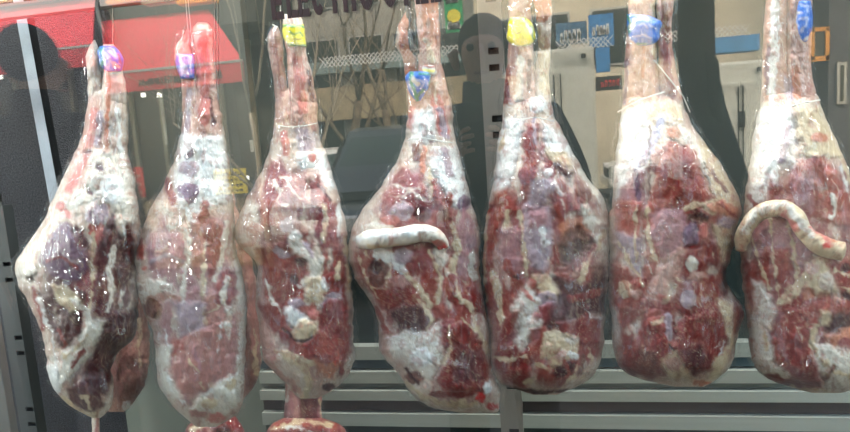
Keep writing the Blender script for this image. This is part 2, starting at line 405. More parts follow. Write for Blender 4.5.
# leaning pale steel strut and a black strip along its right side
def bar(mb, p0, p1, w, Y, d):   # a flat bar between two pixels, w pixels wide
    x0, y0 = p0; x1, y1 = p1
    q = [P(x, y, yy) for yy in (Y, Y + d) for x, y in ((x0, y0), (x0 + w, y0), (x1 + w, y1), (x1, y1))]
    mb.hexa(q); return mb
st = thing('steel_strut', P(40, 120, 1.4), 'pale blue grey steel strut standing in front of the carpeted board', 'strut')
bar(MB(), (11.5, -8), (55, 232), 10.5, 1.40, .012).build('face', m_pale, st)
bar(MB(), (22, -8), (65.5, 232), 7.5, 1.415, .03).build('black_strip', m_black, st)
# perforated rail at the top left
def perf(name, x0p, x1p, ya, yb, Y, m, pit, slope=0, th=.003):
    a = P(x0p, ya, Y); b = P(x1p, ya, Y); z1 = a.z; z0 = P(x0p, yb, Y).z
    bm = bmesh.new(); nx = int((b.x - a.x) / pit); nz = max(1, round((z1 - z0) / pit)); pz = (z1 - z0) / nz
    def V(x, z, y): return bm.verts.new((x, y, z))
    for i in range(nx):
        for j in range(nz):
            cx = a.x + (i + .5) * pit; cz = z0 + (j + .5) * pz; out = []; inn = []
            for k in range(8):
                an = math.pi / 4 * k + math.pi / 8; r = .31 * pit
                inn.append((cx + r * math.cos(an), cz + r * math.sin(an)))
                sx = max(-1, min(1, 1.6 * math.cos(an))); sz = max(-1, min(1, 1.6 * math.sin(an)))
                out.append((cx + sx * pit / 2, cz + sz * pz / 2))
            vo = [V(x, z, Y) for x, z in out]; vi = [V(x, z, Y) for x, z in inn]; vb = [V(x, z, Y + th) for x, z in inn]
            for k in range(8):
                l = (k + 1) % 8; bm.faces.new((vo[k], vo[l], vi[l], vi[k])); bm.faces.new((vi[k], vi[l], vb[l], vb[k]))
    bmesh.ops.remove_doubles(bm, verts=bm.verts, dist=1e-5)
    me = bpy.data.meshes.new(name); bm.to_mesh(me); bm.free(); return link(name, me, m)
m_perf = mat('cream_perforated_steel', (225, 200, 160), .5)
tag(perf('perforated_rail', -60, 98, -9, 8.5, 1.30, m_perf, .0095), 'cream perforated steel rail along the top left corner', 'rail')
tag(MB().box((P(-60, 0, 1.31).x, 1.312, P(40, 14, 1.31).z), (P(120, 0, 1.31).x, 1.33, P(40, 8, 1.31).z)).build('hanging_rail', m_black), 'black hanging rail just below the cream perforated rail', 'rail')

# slotted uprights
def upright(x0p, x1p, yref, Y, slots_z, zlo, zhi, label, m=m_steel, so=(.32, .72)):
    a = P(x0p, yref, Y); b = P(x1p, yref, Y); w = b.x - a.x
    t = thing('slotted_upright', (a.x, Y, zlo), label, 'upright')
    mb = MB(); sx0 = a.x + w * so[0]; sx1 = a.x + w * so[1]; z = zlo
    mb.box((a.x, Y, zlo), (sx0, Y + .003, zhi)); mb.box((sx1, Y, zlo), (b.x, Y + .003, zhi))
    for zc, h in sorted(slots_z):
        mb.box((sx0, Y, z), (sx1, Y + .003, zc - h / 2)); z = zc + h / 2
    mb.box((sx0, Y, z), (sx1, Y + .003, zhi))
    mb.box((a.x, Y + .003, zlo), (a.x + .003, Y + .03, zhi)); mb.box((b.x - .003, Y + .003, zlo), (b.x, Y + .03, zhi))
    mb.build('post', m, t)
    MB().box((a.x + .004, Y + .012, zlo), (b.x - .004, Y + .028, zhi)).build('inner_channel', m_black, t)
    return t
Yu = 1.27
sl = []
z0 = P(492, 51, Yu).z; dz = z0 - P(498, 118.5, Yu).z
for k in range(-1, 9):
    for off in (0, P(492, 51, Yu).z - P(494, 67.5, Yu).z): sl.append((z0 - k * dz - off, .0135))
upright(480, 504, 60, Yu, sl, P(500, 460, Yu).z, P(500, -70, Yu).z, 'grey slotted steel upright behind the leg with the bright yellow tag, centre', so=(.36, .8))
Yl = 1.30; sl = []
z0 = P(10, 264, Yl).z; d1 = z0 - P(10, 280, Yl).z; dz = z0 - P(12, 338, Yl).z
for k in range(-1, 6):
    for off in (0, d1): sl.append((z0 - k * dz - off, .0115))
upright(0, 17, 300, Yl, sl, P(10, 520, Yl).z, P(10, 205, Yl).z, 'dark slotted steel upright at the left edge beside the carpet', m=mat('dark_steel', (62, 66, 66), .5), so=(.5, .95))
tag(MB().box((P(-20, 432, 1.12).x, 1.12, P(0, 520, 1.12).z), (P(11, 432, 1.12).x, 1.14, P(0, 100, 1.12).z)).build('frame_post', m_steel, None, .002),
    'pale grey metal frame post at the lower left corner', 'post')

# louvred cabinet below and behind the meat
Yc = 1.40
cab = thing('slatted_cabinet', P(560, 440, Yc), 'grey cabinet of level metal slats below and behind the legs', 'cabinet')
xa = P(264, 400, Yc).x; xb = 2.2
m_sl = mat('pale_grey_slat', (146, 150, 143), .5, noise=.08, nscale=8, stretch=(.3, 1, 8))
m_sd = mat('brown_grey_band', (58, 50, 50), .6, noise=.1, nscale=8, stretch=(.3, 1, 8))
m_sb = mat('blue_grey_band', (60, 80, 88), .5)
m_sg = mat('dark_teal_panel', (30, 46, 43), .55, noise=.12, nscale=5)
m_sm = mat('mid_grey_band', (92, 98, 94), .5)
def zz(y): return P(600, y, Yc).z
def slat(nm, y0, y1, m, d):
    MB().box((xa, Yc - d, zz(y1)), (xb, Yc + .02, zz(y0))).build(nm, m, cab)
MB().box((xa, Yc + .022, zz(620)), (xb, Yc + .04, zz(230))).build('back_panel', m_sg, cab)
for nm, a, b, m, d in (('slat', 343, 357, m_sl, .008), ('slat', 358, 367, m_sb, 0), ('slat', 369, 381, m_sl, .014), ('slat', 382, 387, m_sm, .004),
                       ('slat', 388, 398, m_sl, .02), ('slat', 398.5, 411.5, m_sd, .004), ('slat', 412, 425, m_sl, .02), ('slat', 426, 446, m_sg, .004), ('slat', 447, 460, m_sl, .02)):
    slat(nm, a, b, m, d)  # darker bands, set back between the pale slats

# added strip lamp above the view, to brighten the meat and wrap
lp = thing('added_strip_lamp', (0, 1.0, 2.55), 'added white strip lamp out of view over the window display', 'lamp')
MB().box((-2.6, .985, 2.6), (2.6, 1.035, 2.68)).build('housing', m_pale, lp)
MB().box((-2.55, .99, 2.585), (2.55, 1.03, 2.6)).build('diffuser', mat('added_lamp_diffuser', (250, 246, 236), .5, emit=2), lp)
ld = bpy.data.lights.new('added_strip_light', 'AREA'); ld.shape = 'RECTANGLE'; ld.size = 5; ld.size_y = .08; ld.energy = 90; ld.color = (1, .96, .9)
lo = bpy.data.objects.new('added_strip_light', ld); COL.objects.link(lo); lo.location = (0, 1.01, 2.58); lo.rotation_euler = (R_(6), 0, 0)

vp_ = thing('added_tube_lamp', (-2.5, .96, 1.0), 'added slim tube lamp out of view at the left inside the shop window', 'lamp')  # added out of view, for upright glints on the wrap
MB().box((-2.56, .93, .7), (-2.50, .99, 2.4)).build('housing', m_pale, vp_)
MB().tube([(-2.485, .96, .73), (-2.485, .96, 2.37)], .012, 10).build('tube', mat('added_lamp_diffuser'), vp_)
ld = bpy.data.lights.new('added_tube_light', 'AREA'); ld.shape = 'RECTANGLE'; ld.size = .05; ld.size_y = 1.6; ld.energy = 24; ld.color = (1, .98, .95)
lo = bpy.data.objects.new('added_tube_light', ld); COL.objects.link(lo); lo.location = (-2.46, .93, 1.55); lo.rotation_euler = (0, R_(-90), 0)
lo.rotation_euler = Vector((1, -.02, -.05)).to_track_quat('-Z', 'Y').to_euler()

m_rail = mat('galvanised_rail', (150, 150, 146), .4, metal=.6)
for Y, lab in ((1.05, 'steel rail over the window that carries the front row of hooks'), (1.235, 'steel rail over the window that carries the rear row of hooks')):
    z = P(425, -62, 1.05).z; t = thing('meat_rail', (0, Y, z), lab, 'rail', 'meat rails')
    MB().box((XL, Y - .012, z), (XR, Y + .012, z + .03)).build('bar', m_rail, t)
    for x in (-1.6, 0, 1.6): MB().box((x - .01, Y - .005, z + .03), (x + .01, Y + .005, 2.7)).build('hanger', m_rail, t)

MB().box((P(116, 400, Yc).x, Yc + .03, zz(620)), (xa - .002, Yc + .05, P(190, 296, Yc).z)).build('end_panel', mat('pale_green_grey_panel', (112, 118, 108), .6, noise=.1, nscale=4), cab)
# ------------------------------------------------------------------ the legs of meat
YM = 1.05
LEGS = []
def scribble(mb, px, py, w, h, Y, rnd):   # a little hand-like squiggle of letters
    pts = []
    for k in range(14):
        pts.append(P(px + w * k / 13, py + rnd.uniform(-h, h) * (1 if k % 2 else .4), Y))
    mb.tube(pts, .0006, 5)
def leg(seed, label, body, ops, prongs, film, tags=(), base='G', Y=YM, T=.078, body_capb=36, group='wrapped legs of meat hanging in the shop window', extra=None):
    ops = parse(ops)
    t = thing('leg_of_meat', P((body[0][1] + body[0][2]) / 2, max(prongs[0][0][0] if prongs else 0, -20), Y), label, 'meat leg', group)
    b = flesh('haunch', body, base, ops, t, Y, seed, T=T, capt=34, capb=body_capb)
    for i, p in enumerate(prongs):
        flesh('shank', p, 'G', ops, t, Y - .004 * i, seed + 11 + i, T=.026, capt=9, capb=14, edge=.6)
    for (rows, bs, tops, nm) in tags:
        flesh(nm, rows, bs, parse(tops), t, Y - .006, seed + 40, T=.034, capt=2, capb=2, material=TAGM, warp=.7, detail=0, edge=.4, back=.9, grow=.6, lift=.009)
    if film: link_f = flesh('plastic_wrap', film, None, None, t, Y - .002, seed + 70, T=T + .013, capt=16, capb=30, material=FILM, step=2.2, edge=1.6, grow=2)
    if extra: extra(t, Y, seed)
    LEGS.append(t); return t
def mat_tag():
    m = bpy.data.materials.new('printed_plastic_tag'); m.use_nodes = True; N = m.node_tree.nodes; L = m.node_tree.links
    b = N['Principled BSDF']; a = N.new('ShaderNodeAttribute'); a.attribute_name = 'Col'; L.new(a.outputs['Color'], b.inputs['Base Color'])
    b.inputs['Roughness'].default_value = .3; b.inputs['Coat Weight'].default_value = .6
    tc = N.new('ShaderNodeTexCoord'); n = N.new('ShaderNodeTexNoise'); n.inputs['Scale'].default_value = 90; L.new(tc.outputs['Object'], n.inputs['Vector'])
    bp = N.new('ShaderNodeBump'); bp.inputs['Strength'].default_value = .9; bp.inputs['Distance'].default_value = .004
    L.new(n.outputs[0], bp.inputs['Height']); L.new(bp.outputs[0], b.inputs['Normal']); return m
TAGM = mat_tag()
m_string = mat('white_string', (225, 222, 214), .7)
m_film_edge = mat('white_film_fold', (215, 220, 222), .25)
def string(pts, r=.0009, lift=.06):
    def f(t, Y, seed):
        n = len(pts); q = []
        for i, (x, y) in enumerate(pts):
            u = i / (n - 1); q.append(P(x, y, Y - lift * math.sin(math.pi * (0.12 + .76 * u)) - .01))
        MB().tube(q, r, 6).build('tie_string', m_string, t)
    return f
def grow_rows(rows, top, d=2.5):
    return top + [(r[0], r[1] - d, r[2] + d) for r in rows if r[0] > top[-1][0] + 6]

# ---- 1
B1 = [(86, 88, 126), (100, 88, 127), (125, 84, 128), (150, 76, 128), (175, 64, 134), (200, 52, 138), (225, 41, 140), (245, 26, 139), (262, 16, 138), (280, 17, 138), (300, 27, 138), (320, 37, 137), (340, 44, 132), (355, 46, 117), (370, 48, 112), (390, 55, 113), (403, 66, 112), (412, 80, 107), (418, 92, 101)]
O1 = """
M b 8 0 60,222 134,222 134,320 108,390 70,392 60,350 44,310 40,262
N b 6 0 70,260 110,250 112,330 80,340
P p 3 0 88,95 101,95 104,150 90,182 72,198 60,197 78,150
T s 4 1 95,112 92,140 84,160 74,180 68,192
L s 3 1 101,112 97,145
O s 2.5 1 110,60 108,100 106,140 107,165
F s 3 1.5 118,110 121,150 124,180 127,205
W p 4 2 90,150 118,150 136,185 138,205 118,212 95,198 70,208 52,212 60,195 85,190
F e 0 1 112,190 12,14
M e 0 -1 99,167 4,2.5
M s 2 -1 88,190 92,193
M e 0 0 87,152 5,2.5
L e 0 2 97,214 12,11
T s 4 0 60,205 68,215
N s 5 -1 92,228 99,238 96,248
V p 3 3 59,223 69,224 77,238 87,250 88,266 81,279 69,284 51,276 38,262 46,244
M p 2 1 69,224 84,227 90,250 77,246
N s 1.5 0 46,262 60,258 76,268
L s 1.2 0 56,246 70,262 82,262
T s 3 0 90,226 97,240 100,226
D p 2 1 104,225 115,210 113,240 106,258
M p 3 2 98,240 112,228 114,305 110,330 94,320 96,270
D p 3 2 127,222 133,233 136,264 127,284 115,289 109,276 115,250
W s 2.5 2 114,250 110,270 112,295 108,310
C s 2 1.5 94,232 93,270 90,308
W s 2 1 122,292 120,310
F s 1.2 1 123,226 125,248
W p 3 2 118,200 139,200 139,222 124,222
W e 0 4 26,273 10,10
K e 0 -4 31,278 4,3
W s 3 2 24,262 34,248 46,236
D p 3 1 36,290 46,296 70,298 83,314 82,334 70,352 58,346 48,326
R s 2 1 58,330 66,344 62,350
E s 2 1 33,286 44,330
C p 2 3 51,284 69,288 84,294 80,308 70,312 58,302
D e 0 1 81,296 5,6
W s 3 2 72,300 88,310 90,325
W p 4 3 86,328 98,318 108,321 101,337 92,355 72,374 58,392 52,378 49,358 66,350
R s 2 1 84,350 72,366
C s 2 2 56,350 66,358 88,336
D p 3 2 107,316 138,306 138,335 116,356 112,376 108,397 82,380 92,358 100,336
M p 3 3 66,388 82,380 100,391 106,407 90,414 71,406
B s 2 1 86,386 88,400
C s 3 1.5 62,400 76,411 95,417
C s 2 1 84,396 90,408
F p 3 3 46,362 56,366 62,392 56,398 48,378
F s 1.3 2 40,298 44,318 52,332 54,350 56,368
"""
T1 = [([(46, 101, 113), (50, 98, 118), (58, 99, 123), (66, 101, 123), (72, 108, 121)], 'A', """
Z s 2 0 106,54 110,60 107,66
J s 1.5 0 100,50 104,58 102,64
W s 1.2 0 110,51 115,57
W s 1 0 114,62 119,68
V s 1.5 0 118,56 121,62
""", 'ear_tag')]
leg(101, 'leftmost dark maroon leg of meat with a shiny blue tag on its shank', B1, O1,
    [[(40, 93, 95), (47, 89, 98), (55, 86, 100), (66, 86, 100), (80, 87, 102), (112, 88, 108)], [(44, 104, 114), (55, 102, 120), (70, 103, 123), (90, 101, 126), (112, 98, 127)]],
    grow_rows(B1, [(46, 88, 116), (62, 85, 124), (85, 85, 126), (105, 85, 128), (130, 80, 129), (160, 69, 131)]), T1, base='G')

# ---- 2
B2 = [(88, 183, 214), (100, 182, 218), (137, 180, 225), (160, 174, 229), (180, 166, 231), (200, 155, 233), (225, 144, 234), (250, 136, 236), (270, 133, 241), (290, 136, 245), (310, 143, 247), (330, 151, 247), (350, 156, 246), (370, 156, 245), (385, 159, 245), (400, 168, 244), (412, 178, 238), (420, 187, 228), (427, 196, 216)]
O2 = """
U b 8 0 156,215 230,215 242,300 238,395 200,412 168,396 158,330 148,260
Q b 8 0 176,290 236,300 234,380 190,400 166,380
P p 3 0 182,20 218,20 222,140 180,150
L s 3 0 190,90 188,120 184,140
M s 2 0 210,100 214,125
T s 5 0 203,40 206,80 204,120
F p 4 2 180,135 226,135 232,200 200,215 175,200
M s 3 0 192,150 188,156
L e 0 1 189,168 10,8
V e 0 1 188,193 11,12
F e 0 2 212,180 12,22
N s 4 1 168,182 172,200
W s 4 2 158,205 175,218 170,228
F s 3 2 180,200 192,222
N s 5 2 205,204 203,222
Q p 3 2 195,225 206,225 203,275 196,282 190,262
U p 3 2 150,233 179,234 187,246 184,264 166,275 150,272 146,251
E e 0 2 140,250 5,12
L s 2 0 152,262 168,254 182,262
N e 0 -1 210,238 7,5
W e 0 2 208,245 5,2
N p 3 1 210,220 222,225 222,262 212,282 206,270
U p 4 1 186,272 200,285 202,330 180,330 174,300
W s 2.5 2 189,230 186,270 182,305
C s 2 1.5 204,250 203,310 207,322
W s 3 2 226,222 223,255 216,280
N p 3 2 216,285 226,266 238,275 236,300 216,306
Q s 5 1 211,300 213,325
W s 3.5 3 228,280 222,300 228,312
W s 5 3 236,228 241,270 242,310 243,350 240,380
W p 4 3 134,284 150,280 172,284 178,296 160,296 142,304
T e 0 0 144,270 3,2
P s 3 2 150,300 170,294 178,300
B e 0 -4 153,309 10,9
K e 0 -2 156,315 4,4
R s 2 0 155,345 160,350
L p 4 2 173,302 206,302 203,334 180,338
Q p 4 4 184,338 205,328 222,322 225,345 222,372 200,393 180,392 171,370
U s 2 0 192,350 200,362 196,380
C s 1 1 190,360 198,372 202,388
E p 3 1 172,342 186,338 182,352 172,356
W p 4 3 156,346 172,344 168,370 182,396 172,402 160,388
C s 1.5 1 204,314 216,310 224,300
W e 0 2 229,324 4,3
F s 1 2 222,322 217,352
W p 3 3 222,378 240,372 243,402 222,414 188,412 198,398
C e 0 3 210,402 8,6
W e 0 3 222,392 7,6
C e 0 3 232,385 5,6
W e 0 3 236,396 5,5
Q e 0 2 198,414 9,4
T e 0 2 216,418 10,4
F s 1.2 2 163,330 167,342 170,352
F s 1.3 2 168,378 172,392 182,402
"""
T2 = [([(54, 177, 193), (60, 176, 194), (68, 177, 194), (79, 181, 194)], 'A', """
Z p 2 0 178,56 192,56 192,74 181,76
A s .8 0 182,60 188,68
A s .8 0 186,58 190,72
""", 'ear_tag')]
leg(202, 'pale pink leg of meat second from the left, with a dull blue tag', B2, O2,
    [[(30, 187, 189), (38, 181, 190), (48, 175, 191), (56, 174, 193), (80, 181, 194), (112, 182, 205)], [(22, 198, 207), (28, 193, 212), (38, 193, 213), (50, 196, 213), (70, 196, 215), (112, 196, 219)]],
    grow_rows(B2, [(26, 186, 211), (45, 174, 214), (80, 180, 219), (105, 180, 223), (135, 177, 227)]), T2, base='G')

# ---- 3
B3 = [(88, 275, 314), (100, 276, 317), (125, 274, 318), (140, 272, 321), (160, 266, 328), (180, 257, 334), (200, 246, 340), (215, 239, 344), (230, 234, 347), (243, 238, 348), (252, 246, 349), (262, 255, 350), (280, 257, 351), (300, 256, 353), (330, 259, 354), (350, 261, 354), (363, 266, 353), (374, 277, 350), (384, 287, 341), (393, 294, 328), (399, 301, 316)]
O3 = """
N b 8 0 262,166 328,172 344,230 346,350 318,372 282,350 262,300 262,225 250,200
E b 6 0 262,250 330,255 346,345 306,362 264,315
P p 3 0 268,28 318,28 318,128 274,128
Q s 3 0 279,60 283,95
T s 5 0 298,60 303,110
M s 2 0 308,70 312,100
C s 1.2 1 276,125 290,127 316,124
T s 4 1 284,135 286,152
L p 3 1 294,128 314,130 318,150 300,156
N p 3 2 271,160 281,159 288,176 300,190 310,204 300,212 256,212 262,186
W s 1.2 1 273,182 280,190 276,200
W s 1.2 1 286,180 292,190 300,198
W s 1 1 270,200 282,206 296,202
W s 1 1 282,178 290,178 296,186
N p 3 1 310,178 322,184 332,203 336,212 312,212
M s 1.5 0 318,184 330,200
F p 4 2 318,150 328,160 336,185 330,190 316,168
W p 4 1 246,200 258,205 258,222 240,222
E p 3 2 258,198 279,203 282,226 262,228
L e 0 2 288,225 9,8
P e 0 2 256,232 10,8
B e 0 -2 273,236 11,8
R p 3 2 292,220 302,222 310,234 304,240 296,238
N p 3 2 311,204 336,208 337,235 322,256 313,228
C s 2.5 2 324,206 325,226 322,240
F s 2 2 338,205 340,235
F e 0 3 296,236 7,5
W p 3 3 288,236 301,238 322,268 315,275 292,254
L s 2 1 306,244 312,256
P s 4 2 240,246 252,243
R p 4 -4 256,250 286,247 305,262 308,286 296,300 282,308 266,297 261,272
E e 0 1 274,262 12,7
D e 0 -2 294,280 5,6
D e 0 -1 300,262 6,4
L s 3 1 276,250 286,256
W s 3 3 322,262 312,276 300,288
C p 3 3 306,276 322,276 326,290 318,304 304,300
F e 0 2 325,284 5,7
R p 3 2 333,254 344,244 348,310 328,312 326,286
C s 2.5 2 339,262 337,280
C s 2.5 1.5 346,236 349,290
L e 0 2 334,304 12,12
R p 4 3 326,298 351,300 352,352 342,370 316,362 302,346 318,324
E p 3 1 314,330 344,340 338,368 316,360
N e 0 1 333,310 11,11
R p 3 1 257,300 274,306 292,340 280,338 262,322
W s 2 2 266,280 270,300 280,312
F p 3 5 283,310 292,306 308,318 316,328 308,336 290,326
L e 0 2 296,303 8,6
C p 3 4 300,318 318,322 318,334 300,342 290,334
T e 0 2 314,314 5,5
D s 1.5 -2 282,328 296,342 312,338
P p 3 2 258,310 270,330 278,350 272,368 262,362
C s 2 1 276,350 300,356 314,366
O p 3 1 312,360 340,366 334,378 318,374
C s 4 3 286,354 304,364 310,384 304,396
P s 3 2 272,366 288,380 298,390
D e 0 1 329,387 6,4
R e 0 1 341,372 3,6
"""
T3 = [([(24, 283, 303), (30, 283, 304), (38, 284, 305), (47, 288, 306)], 'Y', """
J s 1.3 0 282,26 306,26
J s 1.2 0 284,44 306,46
J s .7 0 290,31 294,34 300,31 302,34
B s .6 0 288,38 301,39
W s .7 0 286,42 304,43
""", 'ear_tag')]
def x3(t, Y, seed):
    string([(276, 125), (288, 127), (304, 126), (317, 123)], .0008, .045)(t, Y, seed)
    flesh('paper_label', [(151, 292, 318), (157, 288, 319), (166, 289, 320), (176, 292, 320)], 'F', parse("""
T e 0 0 313,157 5,5
P s 1 0 291,162 302,160
K s .5 0 291,166 304,164
K s .5 0 291,169 303,168
T s .6 0 294,172 312,170
"""), t, Y - .008, 8, T=.05, capt=1, capb=1, material=TAGM, warp=.5, detail=0, edge=.5, back=.3, lift=.022)
leg(303, 'leg of meat with green edged yellow tag and a white paper label below', B3, O3,
    [[(26, 273, 278), (33, 269, 281), (45, 268, 283), (60, 270, 283), (80, 273, 286), (112, 276, 292)], [(14, 284, 301), (25, 283, 304), (50, 286, 306), (75, 288, 312), (112, 287, 317)]],
    grow_rows(B3, [(22, 270, 304), (50, 268, 308), (80, 271, 315), (105, 274, 319), (135, 271, 322)]), T3, base='G', extra=x3)

# ---- 4
B4 = [(90, 408, 448), (100, 409, 451), (125, 407, 454), (140, 405, 457), (160, 397, 461), (180, 384, 466), (200, 371, 471), (215, 359, 476), (230, 352, 479), (245, 348, 480), (260, 349, 480), (275, 354, 480), (290, 363, 481), (302, 371, 483), (315, 377, 486), (335, 379, 490), (350, 380, 492), (365, 391, 493), (380, 402, 496), (393, 411, 500), (403, 424, 500), (410, 443, 499), (413.5, 468, 496)]
O4 = """
N b 8 0 396,170 428,168 466,200 476,260 482,330 494,400 440,402 388,325 374,290 356,255 376,212
E b 6 0 362,252 476,262 482,320 440,330 390,320
P p 3 0 396,-20 442,-20 452,120 406,128
O s 7 0 405,20 406,50 410,70
O s 8 0 430,0 430,40
C s 4 1 426,40 432,60
R s 2 0 400,44 404,46
T s 6 0 436,100 444,130
L s 3 0 440,110 446,135
T s 4 0 412,112 414,130
W s 1.6 1 434,72 436,104
F p 4 1 414,112 434,108 436,142 410,142
B s 4 2 415,148 418,158
O s 3 2 424,150 422,172
C s 3 2 430,165 436,200
N p 3 2 392,176 402,167 416,174 427,190 428,214 382,214 382,196
W s 1.2 1 394,184 404,190 418,188
W s 1.3 1 390,196 402,198 410,190 424,200
W s 1 1 400,204 412,208 424,204
N s 3 1 434,180 438,205
F p 4 3 432,148 456,146 470,205 452,208 444,190 432,170
L s 4 1 445,150 450,175
E s 4 1 450,196 446,210
V e 0 2 464,204 7,9
N p 3 3 380,216 395,206 420,202 440,200 454,215 446,232 416,230 390,228
L e 0 1 402,212 12,9
T e 0 1 391,222 10,6
M e 0 1 423,214 9,8
B e 0 1 444,214 6,9
W s 4 2 356,238 372,226 392,230
U p 3 2 463,208 477,222 478,265 460,278 455,238
W s 4 2 472,255 474,275
C s 4 3 452,225 458,250 452,270 458,296
E p 4 -1 353,250 366,254 374,276 392,292 384,310 366,288 353,268
C s 1.5 1 358,258 366,280 380,300
C s 1.2 1 366,252 374,262
B e 0 -4 378,272 11,15
D e 0 -3 376,266 6,7
C s 1.5 1 370,286 384,288 390,272
F s 6 4 378,254 394,258 402,270
L e 0 2 405,256 12,8
N p 3 2 414,250 430,248 434,262 424,276 408,272
C s 2 2 430,252 440,276 438,302
W s 2 2 436,250 446,268 450,280
R p 3 1 386,290 412,284 420,308 400,322 384,306
Q e 0 2 400,282 14,6
C s 3 2 408,276 422,290 430,304
R s 5 1 452,278 452,298
R p 3 2 462,290 472,286 482,296 486,318 470,312 460,304
C s 2 2 456,296 470,306 478,330
D p 4 2 386,308 420,304 434,322 416,338 400,332
E s 3 1 376,308 386,330 400,340
C s 2 2 420,300 432,318 426,332
W p 4 4 386,337 405,332 425,334 441,320 447,340 434,382 416,372 400,358 388,350
F e 0 3 422,358 12,10
P p 4 2 376,325 388,335 392,360 382,352
N p 3 3 440,322 452,318 460,330 450,352 440,344
R p 4 5 446,326 468,321 484,344 490,367 484,392 442,392 435,380 449,354
M p 6 0 456,345 480,352 482,380 452,384
C s 1.2 1 448,326 452,346 444,364
C s 1.5 1 462,318 480,334 488,352
B e 0 1 415,378 10,6
D s 2 0 406,370 418,384
C s 3 2 404,384 424,398 450,404 476,404
R s 3 0 432,394 460,396 484,390
W s 2 2 492,352 494,380
H e 0 1 481,398 6,5
H e 0 1 492,406 6,4
F e 0 2 487,388 5,7
"""
T4 = [([(71, 410, 432), (76, 406, 433), (86, 408, 431), (95, 411, 426), (103, 415, 422)], 'A', """
J s 2 0 411,73 413,90 417,100
J s 1.6 0 420,74 432,74 430,84
J s 1.5 0 416,96 424,90
Z s .8 0 417,80 424,82 421,88
Z s .7 0 424,78 428,84
Z s .7 0 409,80 411,90
W s .8 0 414,78 418,84
""", 'ear_tag'), ([(64, 422, 436), (70, 421, 437), (76, 422, 437)], 'F', "T s 1 0 424,66 434,66\nY s 1 0 424,70 434,70", 'paper_sticker')]
def x4(t, Y, seed):
    string([(407, 141), (412, 138.5), (424, 138), (440, 141), (455, 143)], .0009, .05)(t, Y, seed)
    flesh_tube('tail', [(356, 243, 6, .060), (368, 240, 9, .078), (385, 238, 9.5, .088), (404, 236, 9.5, .094), (420, 233, 9, .094), (433, 235, 8.5, .09), (441, 242, 7, .082), (444, 249, 5, .075)], 'W',
               parse("F s 4 1 360,238 400,232 430,230\nC s 2 1 370,248 400,246 425,246\nT e 0 0 438,246 6,5\nH e 0 0 443,249 5,4\nK e 0 -2 433,247 2,2"), t, Y, 55)
leg(404, 'leg of meat with blue and green pointed tag and a level white tail', B4, O4,
    [[(12, 405, 409), (22, 400, 413), (34, 397, 414), (44, 396, 415), (58, 402, 417), (80, 406, 420), (114, 408, 428)], [(-22, 416, 436), (0, 415, 438), (30, 417, 440), (60, 418, 441), (80, 419, 446), (114, 421, 452)]],
    grow_rows(B4, [(-20, 412, 440), (10, 403, 442), (40, 394, 443), (70, 402, 445), (100, 406, 454), (130, 403, 458)]), T4, base='G', extra=x4, body_capb=26)

